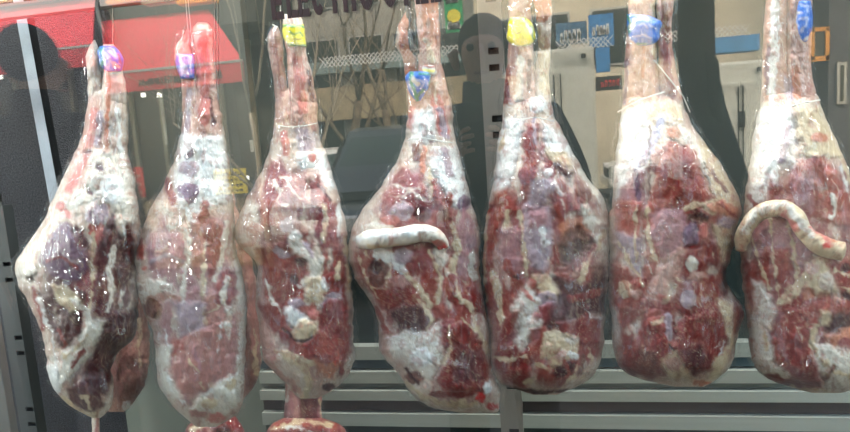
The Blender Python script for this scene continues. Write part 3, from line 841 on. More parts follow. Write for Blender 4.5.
# ---- 5
B5 = [(90, 504, 548), (100, 504, 550), (120, 502, 556), (140, 498, 567), (160, 496, 577), (180, 493, 590), (200, 489, 604), (212, 487, 608), (225, 485, 609), (250, 483, 609), (275, 483, 608), (300, 485, 606), (320, 488, 605), (340, 490, 604), (355, 490, 601), (368, 491, 597), (378, 496, 590), (386, 506, 579), (391, 521, 567), (395, 534, 556)]  # its cavity is painted with a lit tan rim and dark inside
O5 = """
N b 8 0 524,118 545,125 596,205 602,300 598,360 560,385 508,382 494,340 488,210 516,190
E b 8 0 492,280 602,268 600,350 560,384 506,384 494,345
P p 3 0 504,-20 532,-20 536,100 505,105
O e 0 2 540,8 12,14
W s 4 1 520,60 518,100
R s 3 0 508,68 506,102
M s 2.5 0 531,62 528,90
F e 0 2 538,105 9,8
C s 5 0 544,40 545,90
F p 4 2 504,118 524,118 516,160 508,190 494,190 498,150
C s 2 1 500,150 506,130
R p 3 2 529,124 540,122 538,151 527,156 521,146
E e 0 2 532,160 8,7
L s 1.5 1 534,118 536,145
N e 0 2 527,175 9,9
F p 3 2 542,122 566,138 574,156 560,154 545,150
C p 3 2 545,148 566,152 572,166 552,164
D p 3 1 551,162 566,166 575,172 570,182 556,172
R e 0 2 549,164 4,5
F e 0 3 548,173 4.5,4
L p 3 2 534,180 548,178 560,186 548,200 532,210 524,205
F s 1.5 2 556,182 560,192 570,196
N p 3 2 548,196 572,194 580,210 556,216
E p 4 2 494,194 509,187 520,210 518,216 492,214
B p 3 2 576,184 588,188 596,196 588,202 578,196
W s 3 3 580,170 596,190 604,208
E p 4 2 488,204 504,212 498,236 494,270 492,320 486,312 484,252
R s 4 1 494,210 500,200
C s 3 2 508,212 506,240 508,256
C s 1.2 1 486,216 484,270 486,300
U p 4 2 500,230 518,225 520,262 512,276 502,268
L p 3 3 524,203 549,205 553,233 551,256 544,274 531,268 522,240
U p 4 1 526,204 546,206 550,226 530,228
F s 4 1 543,230 545,244
K e 0 -1 543.5,241 2,2
K e 0 -1 552,241 1.5,2
C s 2 2 520,212 523,240 526,276
E s 3 1 556,206 562,224
W s 1.2 1 562,200 566,220
O p 3 1 558,226 570,216 588,218 594,232 578,230 562,238
B p 3 -6 557,244 564,232 580,227 596,241 590,251 572,266 558,266
K p 4 -3 560,246 578,238 592,242 574,262 562,262
W p 3 3 580,206 588,204 594,216 606,222 609,252 597,254 596,236 584,222
C s 3 3 596,250 606,232
R s 3 1 556,248 556,268
P s 3 2 595,248 588,262 574,276
N s 1.5 0 594,246 580,270
C s 3 2 588,262 580,282
B p 3 1 592,266 604,262 604,296 590,300
C s 4 2 494,276 502,320
E s 4 1 506,262 514,280
D e 0 -1 515,278 3.5,3
D p 4 1 552,276 584,284 605,268 607,312 580,318 546,334 530,320 548,300
R s 4 2 570,300 600,292
C p 3 4 531,276 546,273 560,292 557,302 545,298 534,284
T e 0 2 532,284 5,4
L e 0 3 546,300 12,8
W p 4 4 510,308 528,284 540,300 534,330 526,346 516,344 514,322
T s 2 2 524,290 532,300
R p 4 5 508,314 520,308 517,334 528,352 532,378 524,390 504,382 493,364 496,338
N p 4 4 538,304 556,302 548,322 534,336 530,322
W p 4 2 526,318 542,322 534,338 520,350 516,342
E p 4 4 530,330 545,326 552,352 540,366 528,356
R p 4 4 554,324 592,315 604,318 601,342 586,346 566,336
C p 2 3 543,334 556,330 577,336 579,350 568,362 552,366 540,354
C e 0 4 552,346 6,7
W e 0 3 572,341 7,4
F e 0 3 574,355 6,3
P e 0 3 560,356 7,5
C s 2 2 536,362 550,370 560,356
D p 3 -2 553,366 576,360 572,376 556,378
E s 2 2 564,362 570,374 560,384
C s 1.5 2 578,356 574,376 562,386
C s 1.5 2 588,346 592,362 582,378
B s 3 1 584,356 580,372
C s 1.5 1 494,358 508,360 526,356
C e 0 1 528,382 5,3
D s 2 0 508,388 540,393 566,390
F s .8 2 578,304 590,316 600,318
"""
T5 = [([(17, 511, 525), (21, 509, 530), (30, 508, 534), (40, 508, 534), (47, 514, 529)], 'Y', """
J s 1.2 0 509,20 520,17 526,19 533,30 534,40
J s 1 0 508,44 520,47 532,45
K s .5 0 511,26 519,25
K s .6 0 512,34 514,32 518,34 522,30
W s .8 0 526,22 532,32
""", 'ear_tag')]
leg(505, 'leg of meat with a bright yellow tag, hanging in front of the grey slotted upright', B5, O5,
    [[(-22, 508, 528), (0, 508, 531), (20, 508, 532), (50, 508, 533), (80, 505, 537), (114, 503, 546)], [(-22, 532, 548), (4, 534, 552), (20, 536, 552), (45, 538, 551), (80, 534, 549), (114, 526, 553)]],
    grow_rows(B5, [(-20, 507, 550), (20, 506, 554), (60, 505, 551), (90, 502, 552), (120, 500, 562)]), T5, base='G', extra=string([(503, 119), (515, 121), (535, 117), (554, 121)], .0007, .05))

# ---- 6
B6 = [(90, 623, 680), (100, 623, 682), (112, 622, 687), (125, 619, 693), (150, 616, 711), (175, 614, 727), (193, 612, 738), (205, 611, 742), (215, 610, 742), (228, 609, 737), (245, 609, 734), (262, 608, 729), (278, 608, 726), (292, 608, 732), (305, 609, 741), (317, 611, 744), (330, 612, 740), (345, 613, 736), (358, 615, 734), (368, 620, 729), (376, 632, 721), (382, 652, 713), (387, 676, 704)]
O6 = """
E b 8 0 655,140 700,150 732,215 734,345 716,376 640,376 616,350 614,205 640,180
R b 8 0 616,300 738,296 732,345 700,376 636,372 618,345
P p 3 0 623,-20 676,-20 684,100 622,105
V s 3 0 626,62 623,102
O s 2 1 643,48 643,75
N s 4 0 662,20 666,60 672,95
B s 3 0 664,0 667,40
C s 4 1 654,-5 656,60
F p 4 2 618,112 640,108 652,130 646,175 634,175 616,200
X s 4 1 662,120 650,150 640,165
C s 5 2 650,112 668,106 680,118
W s 5 3 682,128 700,150 712,180
O e 0 1 674,132 8,5
M s 1 0 650,128 650,200
E p 3 3 669,138 687,146 697,170 707,192 708,240 690,246 664,264 650,240 646,206 656,176
R p 5 1 672,142 684,146 696,170 704,200 692,212 680,206 670,170
K s 2 0 670,138 684,146
U p 3 2 650,212 682,208 690,226 682,244 664,262 652,240
U p 4 2 634,172 646,170 646,212 617,212 620,190
V s 3 0 636,172 638,196
C p 4 3 700,136 716,150 728,178 738,196 716,196 706,176
B s 2 0 712,172 726,192
E p 4 3 618,200 642,200 642,238 638,262 626,258 615,230
L p 4 1 612,230 626,262 642,278 640,262 644,240 632,236
E p 4 2 610,262 624,266 646,284 644,316 622,330 611,310
C s 2 2 646,204 648,236 658,268
C s 1.3 1.5 636,205 635,240 640,278
C s 1.3 1 618,240 632,268 642,284
C e 0 2 625,290 7,9
O s 2 2 626,282 630,296
P e 0 2 636,294 6,5
R e 0 1 646,281 4,4
P p 4 3 664,258 684,244 686,262 672,278 662,300 656,330 640,312 650,286
T e 0 2 664,298 7,4
D p 3 -5 687,218 694,210 708,216 706,224 694,226
B s 3 -2 690,216 704,222
C s 3 3 684,208 702,204 712,212
V e 0 2 691,236 9,13
R e 0 -1 692,247 8,4
T e 0 2 704,230 5,8
R p 3 2 703,244 716,240 724,252 718,268 706,266
R p 3 2 680,256 696,252 704,266 700,280 684,280
W e 0 2 692,264 6,8
P e 0 2 698,276 9,5
C s 2 2 678,278 690,284 706,280
C p 3 4 712,224 734,226 730,250 722,262 716,240
L e 0 3 726,222 10,6
O p 3 4 706,206 722,200 740,208 740,220 728,216 712,212
E s 2 2 720,204 736,216
C s 2.5 3 704,204 720,198 742,206
D p 4 -1 722,262 730,262 728,300 720,294
R p 4 3 682,284 712,274 722,292 726,316 690,324 676,308
L e 0 1 688,300 7,9
C s 2 2 664,302 676,284
R p 4 6 644,320 665,316 668,340 665,370 653,381 626,372 616,362 632,346
B p 8 0 640,350 660,350 656,376 634,370
N p 5 2 642,298 664,302 664,328 644,330
E p 5 2 646,306 664,312 660,332 644,332
R p 4 7 676,322 700,310 722,300 728,322 729,346 718,368 700,376 682,366 675,344
M p 8 0 680,350 700,345 712,362 694,374
T e 0 1 672,344 6,5
D s 1.5 -3 668,344 674,352
R p 3 2 736,298 744,312 740,330 732,336
C p 3 3 718,298 732,306 733,350 720,376 708,382 714,362 728,344 724,318
L s 4 2 668,318 670,336
C p 4 1 662,360 677,352 686,370 694,382 668,378
P e 0 1 674,364 8,6
W p 4 2 608,300 618,310 620,336 614,352 610,330
C s 1 1 652,322 662,320
F s .8 2 714,348 724,342 718,356 712,366
R s 2 0 616,364 634,376
O s 2 0 694,382 708,384
"""
T6 = [([(14, 627, 645), (20, 627, 659), (32, 628, 659), (41, 631, 657), (47, 636, 648)], 'A', """
J s 1.5 0 627,16 631,24 629,32
W s 1.8 0 632,26 634,20 642,16 658,20
Z s .7 0 638,26 644,24 648,28
Z s .7 0 634,36 642,34 652,38
Z s .7 0 650,24 656,30
W s .9 0 634,44 642,46
J s 1 0 638,44 646,45
""", 'ear_tag')]
def x6(t, Y, seed):
    string([(618, 112), (632, 104), (648, 97), (664, 92)], .0010, .05)(t, Y, seed)
    string([(654, 60), (664, 72), (672, 82), (683, 96), (690, 112)], .0007, .02)(t, Y, seed + 1)
leg(606, 'big leg of meat with a blue tag with a white edge, second from the right', B6, O6,
    [[(-22, 627, 653), (0, 628, 655), (20, 628, 656), (50, 625, 657), (80, 624, 660), (114, 622, 668)], [(-22, 658, 676), (0, 657, 674), (30, 657, 672), (60, 658, 674), (85, 658, 679), (114, 655, 686)]],
    grow_rows(B6, [(-20, 625, 678), (20, 624, 676), (60, 622, 677), (95, 620, 684), (120, 617, 695)]), T6, base='G', extra=x6, T=.084)

# ---- 7
B7 = [(86, 762, 814), (100, 761, 819), (125, 755, 828), (150, 751, 841), (175, 748, 850), (200, 745, 856), (230, 741, 862), (250, 740, 865), (275, 741, 867), (300, 744, 868), (330, 748, 868), (350, 750, 868), (365, 754, 868), (376, 764, 866), (384, 780, 862), (389, 796, 854), (393, 812, 840)]
O7 = """
N b 8 0 768,175 850,160 868,240 868,350 858,386 790,382 764,340 748,270 750,215
E b 8 0 748,262 868,258 868,310 800,320 760,310
P p 3 0 764,-20 812,-20 816,100 762,100
V s 3 0 770,45 767,90
O s 4 1 796,70 798,96
F s 5 1 776,0 774,40 772,100
L s 4 0 788,80 790,100
F p 5 3 758,110 790,105 794,140 780,170 772,200 750,205 750,150
L s 4 1 788,130 782,160
C p 5 3 796,108 820,108 836,140 846,158 824,156 800,158
O e 0 1 820,138 9,5
E p 3 3 797,161 822,153 836,172 852,202 866,228 834,224 806,214 790,180
T e 0 1 830,172 8,3
U p 5 1 790,170 812,180 812,214 796,206
N p 4 2 768,174 778,186 780,204 768,206
E s 3 1 750,196 756,206
W s 3 3 832,196 836,206 832,216
C s 2 3 838,150 848,175 862,205
F s 1 3 840,166 846,180 850,200
U p 4 3 750,233 768,218 796,222 814,248 806,268 778,262 753,254
E p 4 2 744,252 757,272 766,300 752,312 744,286
E p 4 3 766,246 789,250 793,284 781,300 764,290 756,270
C s 1.6 2 771,220 774,260 778,304
C s 2 2 789,222 793,250 798,280
C s 1.3 1 752,240 764,272 770,290
W p 4 3 752,280 764,284 776,310 770,330 756,320
C s 5 3 782,300 800,286 812,270
C p 4 5 806,262 822,256 836,274 838,292 820,296 806,290
P e 0 2 812,268 8,6
G e 0 3 826,282 8,10
O e 0 -1 808,294 6,5
R p 3 2 826,262 866,264 868,304 850,302 838,288
C s 2 2 836,270 852,276 866,272
C s 2 2 844,288 858,292
D e 0 -2 846,268 5,4
D e 0 -2 848,296 6,4
E p 4 6 788,309 821,299 846,300 846,311 824,318 809,343 821,367 822,388 793,380 773,361 772,337
R p 7 1 790,330 808,340 818,370 800,378 782,360
D p 4 -3 822,318 866,308 868,330 824,334
C p 3 3 820,310 832,312 830,324 820,326
O p 4 2 824,337 868,318 868,350 834,349
N e 0 1 846,344 8,7
W p 4 4 811,344 868,352 868,388 828,390 818,366
C s 3 2 816,326 812,346 826,364
C s 2 2 830,370 848,376 862,366
B s 2 -2 824,380 834,366
W p 4 3 746,312 758,318 772,338 772,362 788,376 770,374 752,356
C s 2 2 764,330 766,348
R s 4 1 768,377 790,383 818,386
C s 1.5 1 790,386 812,391 830,390
P s 3 0 748,340 752,355
"""
T7 = [([(0, 796, 810), (12, 795, 812), (26, 795, 812), (37, 797, 809), (43, 802, 808)], 'A', """
W s 1.5 0 796,2 797,30 802,42
W s 1.2 0 796,12 804,13
Z s .8 0 800,5 808,6 808,12
Z s .8 0 800,20 808,18 806,26 800,32
W s 1.4 0 804,40 810,36
""", 'ear_tag')]
def x7(t, Y, seed):
    string([(786, 109), (796, 105), (808, 102), (820, 100)], .0010, .05)(t, Y, seed)
    flesh_tube('tail', [(741, 252, 5, .058), (742, 240, 7.5, .066), (747, 227, 8, .08), (757, 215, 8, .088), (770, 209, 8, .094), (785, 209, 8.5, .098), (796, 217, 9, .1), (803, 230, 9, .1), (814, 241, 9.5, .098), (828, 248, 10, .092), (846, 252, 9, .085)], 'C',
               parse("W s 4 1 744,232 756,212 784,204 800,220 812,236\nF s 1.5 1 790,210 806,232\nT s 3 0 784,214 796,228\nT s 2.5 0 812,226 830,242\nH e 0 0 827,246 5,3\nO s 2 0 820,224 834,240"), t, Y, 77)
leg(707, 'rightmost leg of meat, a long pale tail curling over it, under a pale blue tag', B7, O7,
    [[(-22, 767, 790), (0, 766, 790), (25, 764, 789), (50, 762, 790), (80, 762, 793), (112, 760, 798)], [(-22, 787, 809), (0, 787, 812), (30, 786, 812), (60, 785, 811), (85, 784, 814), (112, 780, 822)]],
    grow_rows(B7, [(-20, 764, 812), (20, 762, 814), (60, 760, 813), (90, 759, 817), (120, 753, 828)]), T7, base='G', extra=x7, T=.084)

# ---- further pieces hanging behind and below
GR2 = 'pieces of meat half hidden behind the front row'
def piece(nm, seed, label, rows, ops, Y, base='P', T=.05, film=True, cat='meat leg'):
    t = thing(nm, P((rows[0][1] + rows[0][2]) / 2, rows[0][0], Y), label, cat, GR2)
    flesh('haunch' if nm == 'leg_of_meat' else 'flesh', rows, base, parse(ops), t, Y, seed, T=T, capt=16, capb=22)
    if film: flesh('plastic_wrap', [(r[0], r[1] - 2, r[2] + 2) for r in rows], None, None, t, Y, seed + 7, T=T + .006, capt=14, capb=20, material=FILM, step=2.4, grow=1)
    return t
YR = 1.235
piece('leg_of_meat', 811, 'pale brown leg hanging behind the lower right side of the leftmost leg', [(180, 100, 128), (220, 95, 140), (260, 90, 146), (300, 92, 148), (340, 94, 149), (370, 96, 148), (390, 98, 142), (404, 102, 132), (412, 108, 124)],
      "B b 8 0 98,260 148,300 148,400 100,405\nQ p 5 2 100,330 135,330 142,375 120,395 104,380\nC s 2 1 138,320 140,370\nF e 0 1 127,406 5,4\nB s 2 0 120,330 118,380", YR)
piece('leg_of_meat', 822, 'pale leg showing as a narrow strip behind the right side of the pale pink leg', [(190, 205, 232), (230, 200, 244), (270, 198, 254), (310, 200, 259), (345, 204, 261), (370, 208, 260), (386, 212, 254), (398, 220, 244)],
      "B b 8 0 236,230 262,300 262,395 236,395\nQ s 5 1 248,250 252,300 256,350\nC s 2 1 255,330 256,375", YR)
piece('meat_shank', 833, 'dark shank in clear film below the leg with the white paper label', [(372, 285, 322), (392, 286, 321), (406, 285, 322), (424, 284, 322), (440, 286, 320)],
      "M p 3 1 298,380 316,380 318,425 300,425\nF s 1.5 1 290,385 286,400\nC s 1.5 1 319,400 322,418", YR, 'U', .03, cat='meat shank')
piece('meat_cut', 844, 'pink wrapped cut at the bottom edge below the shank in film', [(418, 284, 322), (423, 274, 338), (432, 268, 346), (446, 264, 350), (470, 268, 346)],
      "E b 4 1 270,420 345,420 345,445 270,445\nC s 2.5 2 272,430 296,421 330,424\nR p 3 1 296,428 322,426 330,440 300,442\nF s 1.2 1 286,426 312,430", YR - .03, 'N', .06, cat='meat cut')
piece('meat_cut', 855, 'red and cream wrapped cut at the bottom edge below the pale pink leg', [(405, 206, 224), (416, 198, 236), (426, 188, 243), (440, 184, 246), (465, 188, 244)],
      "R p 3 1 212,420 236,420 240,435 214,438\nC s 4 2 194,430 204,420 214,414\nD e 0 0 222,430 8,5", YR - .03, 'N', .06, cat='meat cut')
tb = flesh('shank_bone', [(405, 93, 99), (415, 92, 99.5), (430, 92, 100), (452, 91, 101)], 'G', parse("Q s 2 0 97,410 97,440"), LEGS[0], YM + .02, 990, T=.012, capt=4, capb=4, edge=.3)
# hooks and wires
ZR = P(425, -62, 1.05).z + .002
def hook(label, pts, r, m=m_black, Y=YM, nm='meat_hook', cat='hook', grp='hooks and wires carrying the meat'):
    w = [P(x, y, Y + d) for x, y, d in pts]; w.insert(0, Vector((w[0].x, Y, ZR)))
    if len(pts) > 4 and pts[-1][1] < 0: w.append(Vector((w[-1].x, Y, ZR)))
    o = MB().tube(w, r, 8).build(nm, m, None, smooth=True); return tag(o, label, cat, grp)
def _old(label, pts, r, m=m_black, Y=YM, nm='meat_hook', cat='hook', grp='hooks and wires carrying the meat'):
    o = MB().tube([P(x, y, Y + d) for x, y, d in pts], r, 8).build(nm, m, None, smooth=True); return tag(o, label, cat, grp)
hook('black hook strap running from the rail to the leftmost leg', [(97, -10, .1), (97.5, 8, .08), (101, 22, .04), (107, 44, .01), (110, 56, -.015), (107, 60, -.03)], .0052)
hook('thick black hook between the two shank ends of the leg with the level tail', [(407, -30, .02), (409, 5, 0), (411, 36, -.01), (413, 48, -.02), (416, 52, -.035)], .0062)
hook('black hook above the leg with the blue tag with a white edge', [(655, -30, .02), (656, -5, .01), (657, 16, .0), (659, 24, -.01)], .005)
hook('black hook above the rightmost leg', [(786, -30, .02), (787, -10, .01), (788, 6, .0), (790, 12, -.01)], .005)
hook('black hook above the leg with the bright yellow tag', [(530, -30, .02), (531, -10, .01), (532, 6, .0), (534, 12, -.01)], .005)
m_wire = mat('steel_wire', (190, 180, 170), .35, metal=.7)
hook('thin wire loop over the dull blue tag of the pale pink leg', [(184, -20, 0), (186, 5, 0), (188, 30, 0), (189, 42, -.01), (191, 30, 0), (188, 0, 0), (187, -20, 0)], .0008, m_wire, nm='hanging_wire', cat='wire')
hook('thin wire beside the yellow tag with green edges', [(280, -20, 0), (280.5, 15, 0), (281, 40, 0)], .0012, m_wire, nm='hanging_wire', cat='wire')

for lab, x, y in (('wire of the pale brown leg behind the leftmost leg', 113, 186), ('wire of the strip of leg behind the pale pink leg', 218, 196), ('wire of the dark shank below the leg with the white paper label', 303, 378), ('wire of the red and cream cut at the bottom edge', 215, 412)):
    hook('thin hidden ' + lab, [(x, -30, 0), (x, y, 0)], .0012, m_wire, Y=YR, nm='hanging_wire', cat='wire')
# ------------------------------------------------------------------ the street in front of the shop, seen reflected in the pane
m_road = mat('asphalt', (54, 54, 53), .85, noise=.2, nscale=14, bump=.4, bscale=90)
m_pave = mat('paving', (66, 63, 59), .85, noise=.15, nscale=8, bump=.3, bscale=50)
tag(MB().box((-16, -26, -.2), (14, -1.5, -.02)).build('road', m_road), None, None, None, 'structure')
tag(MB().box((-16, -1.5, -.2), (14, GL, 0)).build('pavement', m_pave), None, None, None, 'structure')
def sbox(mb, x0, x1, yt, yb, Yv, d, yref=None):
    """a block across the street whose near face fills these pixels of the reflection; d metres deep"""
    a = S(x0, (yt + yb) / 2, Yv); b = S(x1, (yt + yb) / 2, Yv); zt = S((x0 + x1) / 2, yt, Yv).z; zb_ = S((x0 + x1) / 2, yb, Yv).z
    mb.box((a.x, a.y - d, zb_), (b.x, a.y, zt)); return mb
def seg7(mb, x, z, w, h, y, th, rnd, n):   # illegible shop-sign strokes
    for i in range(n):
        cx = x + w * (i + .5) / n
        for k in range(rnd.randint(2, 3)):
            a = rnd.uniform(-.3, .3); hh = h * rnd.uniform(.4, 1)
            mb.box((cx - th / 2 + a * w / n, y, z), (cx + th / 2 + a * w / n, y + .012, z + hh))
        mb.box((cx - w / n * .35, y, z + h * rnd.choice((0, .45, .85))), (cx + w / n * .35, y + .012, z + h * rnd.choice((0, .45, .85)) + th * .9))
rnd = random.Random(4)
# --- shop with the red awnings
YA = 9.0
m_dark = mat('dark_shop_paint', (60, 62, 54), .6, noise=.2, nscale=3)
m_dglass = mat('dark_shop_glass', (40, 46, 42), .15)
m_cream = mat('cream_render', (205, 196, 172), .85, noise=.12, nscale=2)
m_grey = mat('grey_render', (150, 148, 138), .9, noise=.14, nscale=2)
m_red = mat('red_awning_cloth', (212, 62, 74), .8, noise=.05, nscale=3)
m_orange = mat('orange_sign_paint', (240, 160, 40), .5)
m_alu = mat('aluminium', (170, 172, 168), .35, metal=.6)
yA = 2 * GL - YA; xl_ = S(-160, 120, YA).x; xr_ = S(266, 120, YA).x
shop = thing('awning_shop', (xl_, yA, 0), 'dark shopfront across the street under two red awnings', 'building')
MB().box((xl_, yA - 1.6, 0), (xr_, yA - .9, 3.4)).box((xl_, yA - 1.6, 3.4), (xr_, yA - .02, 6.6)).build('wall', m_dark, shop)
mb = MB()
for k in range(15):
    x = xl_ + (xr_ - xl_) * k / 14; mb.box((x - .035, yA - .9, 0), (x + .035, yA - .8, 3.3))
mb.build('door_frame', mat('dark_bronze', (170, 164, 140), .4, metal=.4), shop)
mb = MB()
for k in range(8):
    x = xl_ + (xr_ - xl_) * (k + .5) / 8; mb.box((x - .42, yA - .9, .1), (x + .42, yA - .87, 3.2))
mb.build('shop_glazing', m_dglass, shop)
m_glint = mat('door_handle_steel', (230, 235, 225), .3, metal=.4)
for px, y0, y1 in ((163, 98, 145), (251, 140, 152), (243, 176, 184)):
    a = S(px, (y0 + y1) / 2, YA + .7); MB().box((a.x - .02, a.y - .03, S(px, y1, YA + .7).z), (a.x + .03, a.y, S(px, y0, YA + .7).z)).build('door_handle', m_glint, shop)
m_lamp = mat('shop_lamp_glass', (255, 250, 235), .4, emit=9)
for px, py in ((1, 77), (144, 95), (160, 95), (247, 178)):
    a = S(px, py, YA + .5); MB().box((a.x - .04, a.y, a.z - .04), (a.x + .04, a.y + .05, a.z + .04)).build('shop_lamp', m_lamp, shop, .015)
# awnings
def awning(name, x0p, x1p, xap, xbp, yfp, label, letters):
    Yf = 7.6; xb_ = S(xbp, 12, YA).x; xa_ = S(xap, 12, YA).x
    a = S(x0p, 64, Yf); b = S(x1p, 64, Yf)
    zt = S((x0p + x1p) / 2, 13, YA).z; zf = S((x0p + x1p) / 2, yfp, Yf).z; x0 = a.x; x1 = b.x
    t = thing(name, (x0, yA, zt), label, 'awning', 'red awnings')
    yf = 2 * GL - Yf; xi = .0
    mb = MB(); mb.hexa([(xa_, yA, zt - .03), (xb_, yA, zt - .03), (x1, yf, zf - .03), (x0, yf, zf - .03), (xa_, yA, zt), (xb_, yA, zt), (x1, yf, zf), (x0, yf, zf)])
    mb.build('canopy', m_red, t)
    v = MB(); n = 1
    v.box((x0, yf, zf - .27), (x1, yf + .02, zf - .015)); v.build('valance', mat('darker_red_cloth', (190, 52, 62), .8), t)
    MB().box((x0, yf - .01, zf - .02), (x1, yf + .03, zf + .01)).build('front_bar', m_alu, t)
    if letters:
        mb = MB(); seg7(mb, x0 + .5, zf - .2, x1 - x0 - .8, .09, yf + .02, .022, rnd, 26); mb.build('valance_lettering', mat('dark_lettering', (60, 30, 34), .7), t)
awning('awning', -150, 95, -150, 96, 58, 'long red awning at the left of the reflected shopfront', False)
awning('awning', 103, 243, 100, 208, 67, 'red awning with dark lettering on its valance', True)
for lab, x0, x1, m in (('cream sign board over the left red awning', -90, 96, mat('cream_sign', (226, 200, 150), .6)), ('orange yellow sign board over the right red awning', 104, 138, m_orange), ('pale sign board between the two orange ones', 140, 172, m_cream), ('orange sign board nearest the right end of the red awning', 175, 212, m_orange)):
    mb = sbox(MB(), x0, x1, -16, 2.5, YA - .25, .2); tag(mb.build('sign_board', m), lab, 'sign', 'sign boards over the red awnings')
# posters beside the doors
def poster(label, x0, x1, y0, y1, Yv, m, ink, rows=4):
    a = S(x0, (y0 + y1) / 2, Yv); b = S(x1, (y0 + y1) / 2, Yv); zt = S(x0, y0, Yv).z; zb_ = S(x0, y1, Yv).z
    t = thing('poster', (a.x, a.y, zb_), label, 'poster')
    MB().box((a.x, a.y - .03, zb_), (b.x, a.y, zt)).build('board', m, t)
    w = b.x - a.x; h = (zt - zb_)
    for r in range(rows):
        mb = MB(); seg7(mb, a.x + w * .1, zb_ + h * (.1 + .85 * r / rows), w * .8, h * .1, a.y, w * .03, rnd, 6); mb.build('printed_line', ink, t)
m_ink = mat('black_ink', (24, 22, 20), .7)
poster('yellow notice with black printing beside the pale pink leg', 214, 246, 170, 195, 7.2, mat('yellow_board', (236, 212, 70), .6), m_ink)
poster('red notice with pale printing between the two leftmost legs', 127, 143, 168, 198, 7.2, mat('red_board', (205, 60, 56), .6), mat('pale_ink', (230, 200, 180), .7), 3)
tag(sbox(MB(), 127, 262, 198, 330, 7.25, .1).build('low_counter', mat('tan_wood', (120, 104, 74), .7, noise=.2, nscale=4)), 'tan low counter standing before the shop with the red awnings', 'counter')

# --- grey and cream buildings further off
def building(name, label, x0p, x1p, Yv, h, m, wins, mw=None, depth=5, base=0):
    y = 2 * GL - Yv; a = S(x0p, 120, Yv).x; b = S(x1p, 120, Yv).x
    t = thing(name, (a, y, 0), label, 'building')
    MB().box((a, y - depth, 0), (b, y, h)).build('wall', m, t)
    for (u, z0, w, hh) in wins:
        x = a + (b - a) * u
        f = MB().box((x - w / 2 - .05, y, z0 - .05), (x + w / 2 + .05, y + .06, z0 + hh + .05)).build('window_frame', m_alu if not mw else mw, t)
        MB().box((x - w / 2, y + .05, z0), (x + w / 2, y + .075, z0 + hh)).build('pane', m_dglass, f)
    return t, a, b, y
building('town_building', 'grey rendered building with dark windows behind the bare trees', 262, 480, 17, 8, m_grey, [(u, z, .9, 1.3) for u in (.12, .32, .52, .72, .9) for z in (.9, 3.1, 5.3)], depth=4)
building('town_building', 'cream building behind the white vans', 480, 700, 15, 7.6, m_cream, [(u, z, .8, 1.2) for u in (.1, .35, .62, .88) for z in (2.9, 5.0)], depth=4)
building('town_building', 'sunlit cream building with tall windows at the right', 708, 826, 13.4, 7.6, m_cream, [(u, z, .3, .9) for u in (.36, .8) for z in (4.2,)], depth=1.4)
building('town_building', 'dark grey shuttered building at the right edge of the street', 828, 1200, 11.6, 6.6, mat('dark_grey_render', (84, 86, 88), .9, noise=.12, nscale=3), [(.035, 1.6, .05, .6)], mw=m_alu, depth=1.5)
# horizontal shopfront bands under the grey building
mb = sbox(MB(), 258, 470, 58, 70, 16.6, .3); tag(mb.build('shop_fascia', mat('blue_grey_paint', (120, 140, 140), .6)), 'blue grey fascia board across the grey building', 'fascia')
mb = sbox(MB(), 262, 470, 84, 118, 16.7, .2); tag(mb.build('shutter', mat('tan_shutter', (150, 136, 106), .7, noise=.3, nscale=3)), 'tan shutters at street level of the grey building', 'shutter')
# white perforated guard panels
for lab, x0, x1, y in (('white perforated guard strip behind the bare trees', 318, 480, 55), ('white perforated guard strip above the white van', 555, 612, 43), ('white perforated guard strip between the trunk and the cream building', 704, 748, 31), ('short white perforated guard strip left of the dark trunk', 660, 700, 35)):
    a = S(x0, y - 5, 8.6); b = S(x1, y - 5, 8.6); z1 = S((x0 + x1) / 2, y - 5, 8.6).z; z0 = S((x0 + x1) / 2, y + 6, 8.6).z
    bm = bmesh.new(); pit = .062; nx = int((b.x - a.x) / pit); 
    mb = MB()
    for i in range(nx):
        x = a.x + i * pit
        for sgn in (1, -1):
            zc = z0 if sgn > 0 else z1; ze = z1 if sgn > 0 else z0
            mb.hexa([(x - .008, a.y, zc), (x + .008, a.y, zc), (x + .008, a.y + .01, zc), (x - .008, a.y + .01, zc), (x + pit * 2 - .008, a.y, ze), (x + pit * 2 + .008, a.y, ze), (x + pit * 2 + .008, a.y + .01, ze), (x + pit * 2 - .008, a.y + .01, ze)])
    tag(mb.build('guard_mesh', mat('white_paint', (232, 232, 226), .5)), lab, 'mesh', 'white guard strips')
    bm.free()
# --- bare trees
m_bark = mat('bark', (120, 108, 88), .9, noise=.3, nscale=10)
m_darkbark = mat('dark_bark', (34, 38, 38), .95, noise=.3, nscale=9, bump=.6, bscale=30)
def tree(px, Yv, label, r0, h, seed, m, spread=.9, levels=6, trunk=None):
    rd = random.Random(seed); base = S(px, 170, Yv); base.z = -.02
    t = thing('bare_tree', base, label, 'tree', 'bare street trees')
    tr = MB(); br = MB()
    def grow(p, d, r, L, lv, mb):
        pts = [p]; rr = [r]; q = p.copy(); dd = d.copy()
        for k in range(4):
            dd = (dd + Vector((rd.uniform(-.16, .16), rd.uniform(-.16, .16), rd.uniform(-.02, .12)))).normalized(); q = q + dd * L / 4; pts.append(q.copy()); rr.append(r * (1 - .11 * (k + 1)))
        mb.tube(pts, rr, 6 if lv else 10)
        if lv < levels:
            for j in range((2 if lv > 3 else 3) if lv else 4):
                a = rd.uniform(0, 6.28); sp = rd.uniform(.5, 1.0) * spread
                nd = (dd + Vector((math.cos(a) * sp, math.sin(a) * sp, rd.uniform(-.1, .5)))).normalized()
                grow(pts[-1] if j < 2 else pts[2], nd, rr[-1] * rd.uniform(.55, .8), L * rd.uniform(.6, .85), lv + 1, br)
    grow(base, Vector((rd.uniform(-.1, .1), 0, 1)), r0, h, 0, tr)
    tr.build('trunk', m, t, smooth=True); br.build('branches', m, t, smooth=True)
